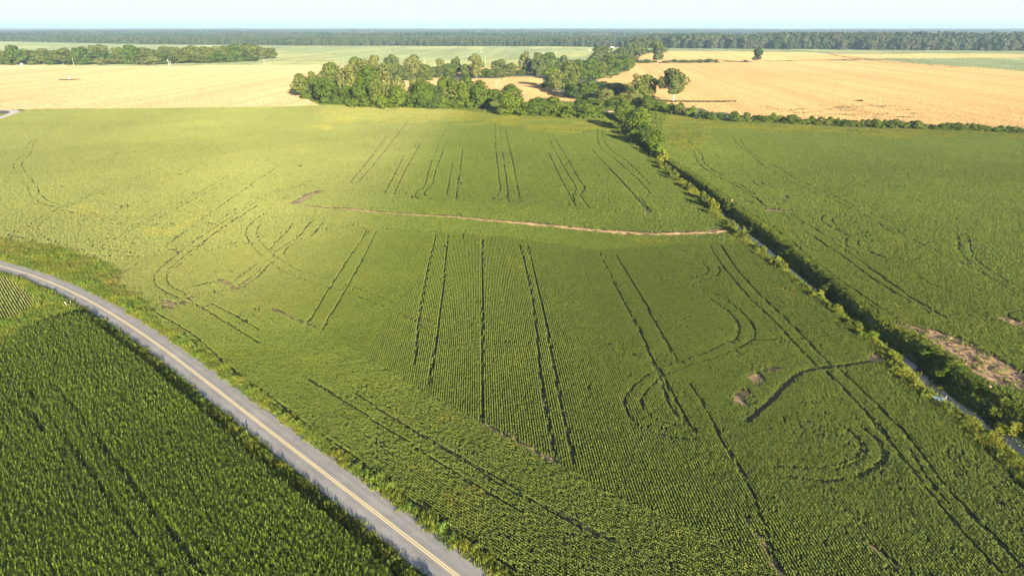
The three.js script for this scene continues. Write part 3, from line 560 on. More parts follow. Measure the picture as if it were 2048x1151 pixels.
const waterSpots = [['D', [625, 340, 690, 350, 730, 385, 735, 410, 800, 455, 740, 440, 660, 400]], ['E', [800, 545, 850, 570, 880, 620, 950, 660, 930, 660, 850, 615]], ['D', [1300, 895, 1340, 910, 1400, 975, 1340, 950]]].map(([f, a]) => gpts(f, a, -2.15)).map((w) => { const cx = w.reduce((q, p) => q + p[0], 0) / w.length, cz = w.reduce((q, p) => q + p[1], 0) / w.length; return w.map(([x, z]) => [cx + (x - cx) * 1.5, cz + (z - cz) * 1.6]); });
{
  const near = new Copies(grassVariants, grassMat), weeds = new Copies(weedVariants, grassMat);
  for (let z = -420; z < -44; z += 0.9) for (let x = 55; x < 128; x += 0.9) {
    const px = x + rr(-0.4, 0.4), pz = z + rr(-0.4, 0.4);
    if (pz < DZ0) continue;
    const t = ditchT(px, pz); if (t < -0.09 || t > 1.07) continue;
    if (waterSpots.some((w) => inside(w, px, pz))) continue;
    const y = groundY(px, pz), n = fbm(px * 0.2, pz * 0.1, 3), left = t < 0.55;
    if (t > 0.45 && t < 0.64 && rnd() < 0.12) continue;
    const k = rr(0.85, 1.15) * (0.75 + 0.5 * n), yl = left ? clamp(0.5 + (n - 0.4) * 1.5) : clamp((n - 0.35) * 0.8);
    const c = [0.100 + 0.07 * yl, 0.140 + 0.035 * yl, 0.018];
    near.add(px, y, pz, rr(0, 6.28), rr(0.8, 1.1), left ? rr(0.7, 1.4) : rr(0.5, 1.0), rr(0.8, 1.1), c[0] * k, c[1] * k, c[2] * k);
    if (rnd() < (left ? 0.34 : 0.2)) weeds.add(px, y, pz, rr(0, 6.28), rr(0.8, 1.4), left ? rr(0.6, 1.4) : rr(0.4, 0.9), rr(0.8, 1.4), c[0] * k * 0.85, c[1] * k * 0.95, c[2] * k);
  }
  const g = new THREE.Group(); near.into(g, 'grass_tuft'); weeds.into(g, 'weed_clump');
  put(g, 'ditch_grass', 'rank grass and weeds on the banks of the drainage ditch', 'grass', 'stuff');
  // water in the bottom
  const p = [], idx = [];
  for (let z = -380, i = 0; z <= -46; z += 3, i++) { const a = lineX(dl, z), b = lineX(dr, z); p.push(a + (b - a) * 0.26, -2.15, z, a + (b - a) * 0.58, -2.15, z); if (i) { const q = i * 2; idx.push(q - 2, q, q - 1, q - 1, q, q + 1); } }
  const wg = new THREE.BufferGeometry(); wg.setAttribute('position', new THREE.Float32BufferAttribute(p, 3)); wg.setIndex(idx); wg.computeVertexNormals();
  put(new THREE.Mesh(wg, new THREE.MeshStandardMaterial({ color: col(0.03, 0.035, 0.03), roughness: 0.04, metalness: 0 })), 'water', 'still water pooled in the bottom of the ditch', 'water', 'structure');
  console.log('ditch', near.n, weeds.n);
}

{ // clods and tyre-rutted lumps on the bare bank
  const vs = [0, 1, 2].map(() => { const g = new THREE.IcosahedronGeometry(0.5, 1), p = g.attributes.position, c = []; const o = rr(0, 50); for (let i = 0; i < p.count; i++) { const x = p.getX(i), y = p.getY(i), z = p.getZ(i), k = 0.6 + 0.8 * vnoise(x * 2.5 + o, z * 2.5 + y * 3); p.setXYZ(i, x * k, y * k * 0.5, z * k); const q = 0.8 + 0.4 * hash(Math.round(x * 99), Math.round(z * 99 + y * 31)); c.push(q, q, q); } g.setAttribute('color', new THREE.Float32BufferAttribute(c, 3)); g.deleteAttribute('normal'); g.deleteAttribute('uv'); return g; });
  const C = new Copies(vs, new THREE.MeshStandardMaterial({ vertexColors: true, roughness: 1 }));
  for (let i = 0; i < 9000; i++) { const x = rr(70, 150), z = rr(-165, -85); if (!at(bare, x, z) || ditchT(x, z) < 1.0) continue; const n = fbm(x * 0.25, z * 0.6, 3); if (n < 0.42) continue; const s = rr(0.15, 0.7) * (n > 0.58 ? 1.5 : 1), k = rr(0.6, 1.15); C.add(x, 0, z, rr(0, 6.28), s * 1.5, s, s, 0.26 * k, 0.158 * k, 0.086 * k); }
  put(C.into(new THREE.Group(), 'clod'), 'soil_clods', 'rough reddish clods on the bare bank right of the ditch', 'soil', 'stuff');
}
// ---------------------------------------------------------------- stubble and far crops, as low standing stalks
{
  const strip = (n, L, Wd, hw, h0, h1) => { const T = new Tris(); for (let i = 0; i < n; i++) { const x = rr(-Wd / 2, Wd / 2), z = rr(-L / 2, L / 2), a = rr(-0.9, 0.9), w = rr(0.5, 1) * hw, h = rr(h0, h1), k = rr(0.82, 1.18), lean = rr(-0.5, 0.5) * h; T.quad([x - Math.cos(a) * w, 0, z - Math.sin(a) * w], [x + Math.cos(a) * w, 0, z + Math.sin(a) * w], [x + Math.cos(a) * w * 0.8, h * rr(0.7, 1), z + Math.sin(a) * w * 0.8 + lean], [x - Math.cos(a) * w * 0.8, h, z - Math.sin(a) * w * 0.8 + lean], [k, k, k]); } return T.geo(); };
  const straw = [0, 1, 2, 3].map(() => strip(420, 30, 6, 0.3, 0.10, 0.22)), green = [0, 1, 2, 3].map(() => strip(240, 40, 16, 1.3, 0.35, 0.75));
  const mat = leafMat(0.9);
  farFields.forEach((f, fi) => {
    const isS = f[5] === 's', C = new Copies(isS ? straw : green, mat), sx = isS ? 6 : 16, sz = isS ? 30 : 40;
    let a0 = 1e9, a1 = -1e9, b0 = 1e9, b1 = -1e9;
    for (const [x, z] of f.g) { a0 = Math.min(a0, x); a1 = Math.max(a1, x); b0 = Math.min(b0, z); b1 = Math.max(b1, z); }
    for (let x = a0 - 60; x < a1 + 60; x += sx) for (let z = b0; z < b1; z += sz) {
      const px = x - (z - b1) * -0.047 * -1, pz = z + rr(-2, 2);
      if (Math.abs(px) > -pz * 0.80 + 30) continue;
      if (!inside(f.g, px, pz) && !(isS && inside(f.g, px, pz - sz * 0.45))) continue;
      const n = fbm(px * 0.006, pz * 0.003, 3), s = vnoise(Math.round((x - a0) / sx) * 0.7 + fi * 9, pz * 0.004), k = (0.84 + 0.32 * n) * (0.86 + 0.28 * s) * (0.93 + 0.14 * hash(Math.round((x - a0) / sx), fi + 5)) * rr(0.97, 1.03);
      let c = isS ? (fi === 2 ? [0.352, 0.255, 0.138] : [0.370, 0.240, 0.104]) : (n > 0.56 ? [0.155, 0.180, 0.085] : [0.125, 0.160, 0.082]);
      if (!isS && fi === 0) c = [c[0] * 1.15, c[1] * 1.1, c[2] * 1.1];
      C.add(px, f[3], pz, -0.047 + (rnd() < 0.5 ? Math.PI : 0), 1.05, 1, 1.05, c[0] * k, c[1] * k, c[2] * k);
    }
    put(C.into(new THREE.Group(), isS ? 'stubble_strip' : 'crop_strip'), isS ? 'straw_stubble' : 'green_crop', 'short standing ' + (isS ? 'straw' : 'green plants') + ' on the ' + f[1], isS ? 'stubble' : 'crop', 'stuff');
    console.log('far', fi, C.n);
  });
  // green regrowth patches near the hedge of the golden field
  const weeds = new Copies(weedVariants, grassMat);
  const spots = [];
  for (let i = 0; i < 60; i++) spots.push([rr(250, 1330), rr(618, 705)]);
  for (const [sx, sy] of spots) { const [x, z] = G(...U('R', sx, sy)); const n = 3 + (rnd() * 9 | 0); for (let i = 0; i < n; i++) weeds.add(x + rr(-5, 5), 0.03, z + rr(-3, 3), rr(0, 6.28), 1.1, 0.45, 1.1, 0.10, 0.14, 0.05); }
  for (const [a, b, n] of [[U('N', 400, 446), U('N', 535, 441), 60], [U('R', 0, 596), U('R', 75, 593), 12], [U('R', 900, 590), U('R', 945, 590), 14], [U('Q', 1260, 575), U('Q', 1420, 590), 50], [U('Q', 1420, 588), U('Q', 1850, 590), 120], [U('R', 710, 270), U('R', 930, 305), 160], [U('R', 0, 322), U('R', 190, 326), 60], [U('R', 250, 316), U('R', 930, 306), 130], [U('R', 930, 305), U('R', 1780, 374), 100], [U('O', 0, 253), U('O', 560, 252), 150], [U('O', 1430, 240), U('O', 2000, 240), 160]]) { const A = G(...a), B = G(...b); for (let i = 0; i < n; i++) { const t = rnd(); weeds.add(A[0] + (B[0] - A[0]) * t + rr(-1, 1), 0.03, A[1] + (B[1] - A[1]) * t + rr(-2, 2), rr(0, 6.28), 1.6, 1.2, 1.6, 0.06, 0.085, 0.03); } }
  put(weeds.into(new THREE.Group(), 'weed_clump'), 'regrowth_weeds', 'scattered green regrowth patches in the golden stubble', 'weeds', 'stuff');
}

// ---------------------------------------------------------------- trees
// crown of lobes; each lobe carries leaf clusters on its shell. Size: height 1 at base 0, radius 0.5, scaled when placed
function crownGeo(o) {
  const T = new Tris(), lobes = [];
  for (let i = 0; i < o.lobes; i++) {
    const u = rnd(), a = rr(0, 6.28), y = o.low + (1 - o.low) * (0.10 + 0.80 * u);
    const prof = o.shape(u), q = Math.sqrt(rnd()) * prof * 0.36;
    const r = rr(o.r0, o.r1) * (0.55 + 0.45 * prof);
    lobes.push([q * Math.cos(a), y, q * Math.sin(a), r]);
  }
  let tries = 0, n = 0;
  while (n < o.leaves && tries++ < o.leaves * 6) {
    const b = lobes[(rnd() * lobes.length) | 0], u = rr(-0.75, 1), a = rr(0, 6.28), q = Math.sqrt(1 - u * u), d = [q * Math.cos(a), u, q * Math.sin(a)], rd = b[3] * (rnd() < 0.12 ? rr(1.05, 1.3) : rr(0.86, 1.08));
    const p = [b[0] + d[0] * rd, b[1] + d[1] * rd * o.flat, b[2] + d[2] * rd];
    if (p[1] < 0.0) continue;
    if (lobes.some((m) => m !== b && ((p[0] - m[0]) ** 2 + ((p[1] - m[1]) / o.flat) ** 2 + (p[2] - m[2]) ** 2) < (m[3] * 0.8) ** 2)) continue;
    const k = rr(0.78, 1.25), w = rr(-0.1, 0.1), s = rr(0.7, 1.3) * o.leaf;
    leafFacing(T, p, [d[0] + rr(-0.5, 0.5), d[1] + rr(-0.4, 0.5), d[2] + rr(-0.5, 0.5)], s, s * 0.42, [k * (1 + w), k, k * (1 - w)]);
    n++;
  }
  return T.geo();
}
function trunkGeo(o) {
  const gs = [], tube = (pts, r0, r1) => {
    const c = new THREE.CatmullRomCurve3(pts.map((p) => new THREE.Vector3(...p))), g = new THREE.TubeGeometry(c, 5, 1, 6), p = g.attributes.position;
    for (let i = 0; i <= 5; i++) { const q = c.getPointAt(i / 5), r = r0 + (r1 - r0) * i / 5; for (let j = 0; j <= 6; j++) { const k = i * 7 + j; p.setXYZ(k, q.x + (p.getX(k) - q.x) * r, q.y + (p.getY(k) - q.y) * r, q.z + (p.getZ(k) - q.z) * r); } }
    gs.push(g);
  };
  const top = o.low + (1 - o.low) * 0.6;
  tube([[0, -0.01, 0], [rr(-0.01, 0.01), o.low * 0.6 + 0.05, 0], [rr(-0.03, 0.03), top, rr(-0.03, 0.03)]], 0.028, 0.009);
  for (let i = 0; i < 4; i++) { const a = i * 1.57 + rr(-0.4, 0.4), y = o.low + (top - o.low) * rr(0, 0.5), q = rr(0.16, 0.3); tube([[0, y, 0], [Math.cos(a) * q * 0.6, y + 0.1, Math.sin(a) * q * 0.6], [Math.cos(a) * q, y + rr(0.18, 0.3), Math.sin(a) * q]], 0.012, 0.004); }
  const g = mergeGeometries(gs); g.deleteAttribute('uv'); return g;
}
const round = (u) => Math.sqrt(Math.max(0.08, 1 - Math.pow((u - 0.42) / 0.62, 2))), domed = (u) => Math.sqrt(Math.max(0.1, 1 - Math.pow(u, 3))), tallS = (u) => Math.sqrt(Math.max(0.1, 1 - Math.pow((u - 0.5) / 0.55, 2)));
const kinds = {
  full: { low: 0.02, shape: domed, lobes: 32, r0: 0.09, r1: 0.25, flat: 0.85, leaves: 2300, leaf: 0.075 },
  round: { low: 0.12, shape: round, lobes: 32, r0: 0.09, r1: 0.23, flat: 0.85, leaves: 2000, leaf: 0.075 },
  tall: { low: 0.04, shape: tallS, lobes: 36, r0: 0.09, r1: 0.21, flat: 0.6, leaves: 2100, leaf: 0.07 },
  open: { low: 0.2, shape: round, lobes: 26, r0: 0.12, r1: 0.2, flat: 0.85, leaves: 2300, leaf: 0.068 },
  shrub: { low: 0.0, shape: domed, lobes: 20, r0: 0.1, r1: 0.28, flat: 0.9, leaves: 800, leaf: 0.12 },
  wood: { low: 0.05, shape: domed, lobes: 13, r0: 0.18, r1: 0.27, flat: 0.8, leaves: 420, leaf: 0.15 },
};
const pool = {};
for (const k in kinds) { pool[k] = []; for (let i = 0; i < (k === 'wood' ? 5 : 4); i++) pool[k].push({ crown: crownGeo(kinds[k]), trunk: trunkGeo(kinds[k]) }); }
const tintMat = (r, g, b) => new THREE.MeshPhysicalMaterial({ vertexColors: true, color: col(r, g, b), roughness: 0.85, specularIntensity: 0.4, side: THREE.DoubleSide });
const TINT = { green: tintMat(0.054, 0.087, 0.005), bright: tintMat(0.076, 0.112, 0.006), dark: tintMat(0.036, 0.062, 0.008), olive: tintMat(0.080, 0.100, 0.013), pale: tintMat(0.112, 0.124, 0.026), grey: tintMat(0.066, 0.087, 0.018), yellow: tintMat(0.126, 0.140, 0.012), slate: tintMat(0.056, 0.068, 0.032), deep: tintMat(0.034, 0.052, 0.018), dull: tintMat(0.068, 0.076, 0.034) };
const WORD = { green: 'mid green', bright: 'bright green', dark: 'dark green', olive: 'olive green', pale: 'pale olive', grey: 'grey green', yellow: 'yellow green', slate: 'slate green', deep: 'deep green', dull: 'dull olive' };
const barkMat = new THREE.MeshStandardMaterial({ color: col(0.16, 0.13, 0.10), roughness: 0.95 }), paleBark = new THREE.MeshStandardMaterial({ color: col(0.52, 0.48, 0.42), roughness: 0.9 });
let treeCount = 0;
// f, centre x, base y, top y, width in frame units
function tree(f, x, base, top, w, kind, tint, label, group, name = 'tree', opt = {}) {
  const [u, v] = U(f, x, base), s = pxPerM(v), [gx, gz] = G(u, v);
  const h = (base - top) / FR[f][2] / s * (opt.h || 1), wd = w / FR[f][2] / s * 1.25;
  if (opt.sized) { const q = h > 1.5 * wd / 1.25 ? 'slender' : h < 0.85 * wd / 1.25 ? 'broad' : 'rounded', z = h > 20 ? 'big' : h < 8 ? 'small' : 'middling'; label = z + ' ' + q + ' ' + label; group = group + ', ' + z + ' ' + q; }
  const g = new THREE.Group(), P = pool[kind][treeCount++ % pool[kind].length];
  g.position.set(gx, groundY(gx, gz), gz); g.rotation.y = rr(0, 6.28);
  g.scale.set(wd, h, wd);
  if (kind !== 'shrub') part('trunk', P.trunk, opt.bark || barkMat, g); else part('stems', P.trunk, barkMat, g);
  part('crown', P.crown, TINT[tint], g);
  return put(g, name, label, 'tree', null, group).userData.category = name.includes('shrub') || name.includes('bush') ? 'shrub' : 'tree', g;
}
const list = (f, rows, where, group, name) => { for (const [x, b, t, w, k, c] of rows) tree(f, x, b, t, w, k, c, `${WORD[c]} ${k === 'shrub' ? 'shrub' : k === 'tall' ? 'columnar tree' : 'tree'} ${where}`, group + ', ' + WORD[c] + (k === 'shrub' ? ' shrubs' : k === 'tall' ? ' tall' : ''), k === 'shrub' ? 'shrub' : name || 'tree', { sized: k !== 'shrub' }); };
list('P', [
  [290, 705, 400, 235, 'round', 'olive'], [465, 690, 370, 160, 'full', 'olive'], [600, 745, 420, 260, 'full', 'green'], [680, 800, 480, 340, 'full', 'green'], [720, 650, 255, 330, 'round', 'olive'], [950, 765, 290, 280, 'full', 'pale'], [1070, 570, 145, 230, 'full', 'olive'],
  [1210, 710, 280, 330, 'full', 'green'], [1180, 590, 230, 270, 'full', 'pale'], [1300, 590, 150, 180, 'tall', 'pale'], [1400, 650, 230, 260, 'full', 'pale'], [920, 812, 560, 230, 'full', 'green'], [1110, 835, 500, 270, 'full', 'green'], [1340, 860, 450, 230, 'full', 'olive'],
  [1230, 852, 700, 260, 'shrub', 'bright'], [1400, 872, 690, 170, 'shrub', 'bright'], [1620, 830, 440, 210, 'full', 'pale'], [1600, 862, 560, 270, 'full', 'bright'], [1860, 840, 420, 170, 'tall', 'olive'], [1880, 862, 540, 310, 'full', 'green'], [2020, 870, 520, 270, 'full', 'green'],
  [340, 735, 630, 130, 'shrub', 'bright'], [760, 810, 690, 200, 'shrub', 'green'], [1010, 850, 750, 180, 'shrub', 'bright'],
], 'in the dense grove beyond the soybean rows', 'grove trees');
list('P2', [
  [60, 870, 500, 270, 'full', 'green'], [200, 872, 560, 250, 'full', 'dark'], [400, 862, 410, 340, 'full', 'green'], [650, 800, 420, 230, 'full', 'green'], [600, 870, 530, 230, 'full', 'bright'], [830, 880, 500, 290, 'full', 'green'], [1010, 770, 590, 210, 'full', 'green'],
  [1230, 770, 530, 280, 'full', 'green'], [1200, 960, 650, 340, 'full', 'bright'], [1420, 970, 800, 230, 'full', 'bright'], [1600, 970, 700, 310, 'full', 'green'], [1830, 972, 700, 290, 'full', 'bright'], [2000, 980, 840, 170, 'shrub', 'bright'], [300, 872, 680, 220, 'shrub', 'bright'], [720, 878, 740, 180, 'shrub', 'bright'], [500, 875, 760, 160, 'shrub', 'green'],
], 'along the near edge of the grove', 'grove edge trees');
list('P', [[1540, 482, 150, 200, 'full', 'grey'], [1830, 475, 150, 250, 'full', 'pale'], [1640, 482, 260, 190, 'full', 'grey'], [1980, 482, 260, 170, 'full', 'olive'], [1730, 485, 330, 160, 'full', 'grey']], 'in the row behind the tan clearing', 'row behind the clearing');
list('P2', [
  [100, 462, 280, 230, 'full', 'grey'], [230, 445, 280, 170, 'full', 'grey'], [280, 425, 180, 120, 'tall', 'pale'], [400, 432, 260, 210, 'full', 'green'], [490, 422, 180, 150, 'round', 'grey'], [640, 442, 250, 160, 'full', 'green'], [770, 450, 120, 195, 'tall', 'pale'], [900, 435, 320, 150, 'full', 'green'], [1080, 420, 210, 200, 'round', 'grey'],
  [1100, 440, 310, 180, 'full', 'olive'], [1250, 432, 240, 150, 'tall', 'olive'], [1460, 402, 100, 195, 'tall', 'pale'], [1600, 422, 110, 160, 'tall', 'grey'], [1610, 412, 190, 210, 'full', 'grey'], [1760, 362, 100, 240, 'full', 'green'], [1380, 412, 330, 120, 'full', 'green'], [1950, 335, 150, 190, 'full', 'grey'], [980, 440, 340, 130, 'full', 'olive'],
], 'in the row behind the tan clearing', 'row behind the clearing');
list('Q', [
  [430, 472, 310, 165, 'full', 'bright'], [470, 500, 350, 115, 'tall', 'pale'], [600, 542, 390, 155, 'full', 'olive'], [620, 560, 440, 160, 'full', 'dark'], [560, 422, 250, 175, 'full', 'olive'], [650, 402, 250, 155, 'full', 'green'], [740, 402, 240, 185, 'full', 'green'], [640, 400, 315, 135, 'full', 'olive'], [820, 392, 250, 155, 'full', 'olive'], [930, 372, 230, 155, 'full', 'green'], [1030, 342, 210, 135, 'full', 'green'],
  [820, 272, 125, 175, 'full', 'grey'], [900, 302, 190, 145, 'full', 'olive'], [1000, 272, 150, 165, 'full', 'grey'], [1080, 242, 110, 175, 'full', 'grey'], [1150, 202, 60, 155, 'full', 'grey'], [1050, 262, 190, 145, 'full', 'grey'], [520, 480, 400, 110, 'full', 'dark'], [720, 400, 320, 130, 'shrub', 'olive'], [880, 380, 300, 120, 'shrub', 'green'],
], 'in the belt that winds back between the stubble fields', 'belt between the stubble fields');
list('Q', [
  [730, 562, 410, 165, 'full', 'green'], [860, 592, 480, 125, 'full', 'pale'], [830, 505, 425, 150, 'full', 'dark'], [930, 525, 425, 165, 'full', 'dark'], [1020, 505, 440, 125, 'full', 'green'], [1120, 565, 360, 135, 'tall', 'olive'], [1210, 565, 370, 135, 'full', 'olive'], [1100, 645, 500, 135, 'full', 'pale'], [1000, 645, 510, 135, 'full', 'olive'],
  [740, 722, 560, 240, 'full', 'green'], [700, 726, 610, 115, 'full', 'bright'], [780, 722, 640, 110, 'shrub', 'bright'], [1020, 725, 590, 150, 'full', 'bright'], [930, 645, 560, 125, 'full', 'green'], [1210, 665, 540, 145, 'full', 'green'], [1310, 672, 600, 105, 'full', 'bright'], [570, 722, 620, 130, 'shrub', 'bright'],
  [1140, 850, 640, 205, 'full', 'bright'], [1100, 920, 780, 125, 'full', 'green'], [1280, 975, 800, 125, 'full', 'bright'], [1335, 1062, 930, 105, 'shrub', 'yellow'], [1180, 900, 770, 120, 'full', 'dark'], [1290, 1030, 870, 100, 'shrub', 'bright'],
], 'crowded round the head of the ditch', 'trees at the head of the ditch');
tree('Q', 1420, 582, 328, 215, 'open', 'grey', 'lone grey green tree with pale trunk in the golden stubble field', null, 'lone_tree', { bark: paleBark });
tree('Q', 1290, 262, 85, 130, 'tall', 'grey', 'lone tall grey green tree at the end of the far hedge', null, 'lone_tree', { bark: paleBark });
tree('R', 222, 325, 232, 72, 'open', 'dark', 'small ragged dark tree alone on the far field line', null, 'lone_tree');
tree('R', 140, 322, 307, 34, 'shrub', 'dark', 'small dark bush beside the ragged lone tree', null, 'bush');
list('Q', [[1350, 270, 250, 70, 'shrub', 'green'], [1430, 268, 240, 80, 'shrub', 'green'], [1500, 268, 243, 80, 'shrub', 'green'], [1570, 268, 243, 80, 'shrub', 'green'], [1640, 268, 240, 80, 'shrub', 'green'], [1710, 268, 236, 85, 'shrub', 'green'], [1765, 268, 242, 60, 'shrub', 'green'], [1190, 270, 240, 110, 'shrub', 'green'], [1260, 266, 250, 60, 'shrub', 'green']], 'in the rounded hedge across the golden field', 'far field hedge');
// hedge along the ditch of the golden field
{
  const h = [[1342, 226, 22, 20], [1360, 229, 26, 18], [1383, 231, 22, 22], [1405, 236, 18, 20], [1422, 238, 17, 18], [1440, 238, 15, 18], [1469, 241, 22, 26], [1491, 241, 20, 22]];
  let u = 1510; while (u < 2090) { h.push([u, 240 + (u - 1500) * 0.043 + rr(-0.8, 0.8), rr(7, 17) * (u > 1540 && u < 1580 ? 1.3 : 1), rr(13, 30)]); u += rr(6, 12); }
  for (const [x, b, ht, w] of h) { const c = rnd() < 0.3 ? 'green' : rnd() < 0.5 ? 'bright' : 'olive'; tree('X', x, b + 3, b + 3 - ht, w, 'shrub', c, `${WORD[c]} bush in the hedge line along the golden field`, 'hedge line bushes, ' + WORD[c], 'hedge_bush'); }
}
list('N', [
  [115, 340, 213, 155, 'full', 'green'], [30, 337, 240, 115, 'full', 'olive'], [200, 337, 240, 105, 'round', 'olive'], [300, 339, 235, 135, 'round', 'olive'], [430, 341, 235, 135, 'round', 'olive'], [560, 341, 212, 115, 'full', 'green'], [640, 300, 208, 85, 'full', 'olive'], [690, 290, 205, 85, 'full', 'olive'], [700, 332, 250, 155, 'full', 'green'],
  [820, 312, 215, 95, 'full', 'olive'], [900, 336, 205, 125, 'full', 'green'], [980, 300, 225, 115, 'full', 'olive'], [1040, 336, 240, 165, 'full', 'olive'], [1120, 300, 208, 75, 'full', 'olive'], [1200, 326, 220, 145, 'full', 'olive'], [1320, 326, 215, 125, 'full', 'olive'], [1420, 326, 220, 125, 'full', 'olive'], [1530, 320, 205, 135, 'full', 'olive'],
  [1600, 320, 200, 125, 'full', 'green'], [1700, 315, 200, 125, 'full', 'olive'], [1780, 302, 215, 95, 'full', 'olive'], [1850, 297, 220, 75, 'full', 'olive'], [1480, 326, 255, 125, 'full', 'green'], [1580, 321, 260, 105, 'full', 'green'], [1250, 331, 255, 145, 'full', 'olive'], [1380, 329, 262, 125, 'full', 'olive'], [480, 338, 260, 110, 'full', 'olive'], [370, 340, 250, 110, 'full', 'green'],
  [-50, 337, 230, 140, 'full', 'green'], [-150, 337, 235, 140, 'full', 'olive'], [690, 338, 292, 130, 'shrub', 'pale'], [800, 337, 292, 140, 'shrub', 'pale'], [1030, 340, 280, 140, 'shrub', 'pale'], [1700, 316, 265, 110, 'full', 'green'], [250, 340, 275, 90, 'shrub', 'olive'], [1120, 336, 260, 120, 'full', 'green'],
], 'in the long tree line beyond the bright stubble', 'tree line beyond the stubble');
// shrubs on the ditch bank
for (const [f, x, b, t, w, c] of [['E', 400, 235, 195, 50, 'olive'], ['E', 450, 270, 215, 55, 'yellow'], ['E', 505, 320, 260, 55, 'olive'], ['E', 560, 355, 310, 50, 'yellow'], ['E', 610, 400, 340, 60, 'olive'], ['E', 650, 420, 365, 55, 'yellow'], ['E', 705, 480, 400, 70, 'olive'], ['E', 765, 540, 455, 75, 'yellow'], ['E', 900, 650, 590, 60, 'olive'], ['E', 960, 720, 640, 60, 'olive'], ['E', 1040, 730, 700, 30, 'yellow'], ['E', 1100, 815, 745, 75, 'olive'], ['E', 1195, 880, 805, 70, 'yellow'], ['E', 1240, 915, 835, 70, 'olive'], ['E', 1290, 935, 890, 60, 'yellow'], ['E', 1480, 1110, 1050, 80, 'yellow'],
  ['D', 235, 60, 0, 80, 'yellow'], ['D', 360, 170, 120, 80, 'yellow'], ['D', 450, 225, 160, 100, 'bright'], ['D', 610, 325, 255, 80, 'yellow'], ['D', 610, 395, 345, 60, 'yellow'], ['D', 830, 330, 270, 110, 'green'], ['D', 930, 430, 360, 130, 'green'], ['D', 850, 520, 470, 80, 'olive'], ['D', 900, 590, 530, 80, 'pale'], ['D', 1100, 750, 690, 100, 'yellow'], ['D', 1230, 860, 800, 110, 'yellow'], ['D', 1360, 750, 660, 120, 'yellow'], ['D', 1250, 670, 590, 90, 'olive'], ['E', 880, 515, 470, 90, 'green'], ['E', 1020, 640, 595, 80, 'dark'], ['E', 1270, 815, 770, 80, 'dark'], ['E', 1550, 1040, 990, 90, 'dark']])
  for (const [ox, oy, q, wq] of [[0, 0, 1, 0.9], [rr(0.3, 0.6), rr(-0.3, 0.3), rr(0.45, 0.75), 0.7], [-rr(0.35, 0.7), rr(-0.2, 0.35), rr(0.4, 0.7), 0.65], [rr(-0.4, 0.4), rr(0.2, 0.4), rr(0.3, 0.5), 0.6]]) {
    const c2 = rnd() < 0.3 ? 'olive' : c;
    tree(f, x + ox * w, b + oy * (b - t), b + oy * (b - t) - (b - t) * q, w * wq, 'shrub', c2, `${q < 0.6 ? 'low ' : ''}${WORD[c2]} shrub growing on the ditch bank`, 'shrubs on the ditch bank, ' + (q < 0.6 ? 'low ' : '') + WORD[c2], 'bank_shrub');
  }

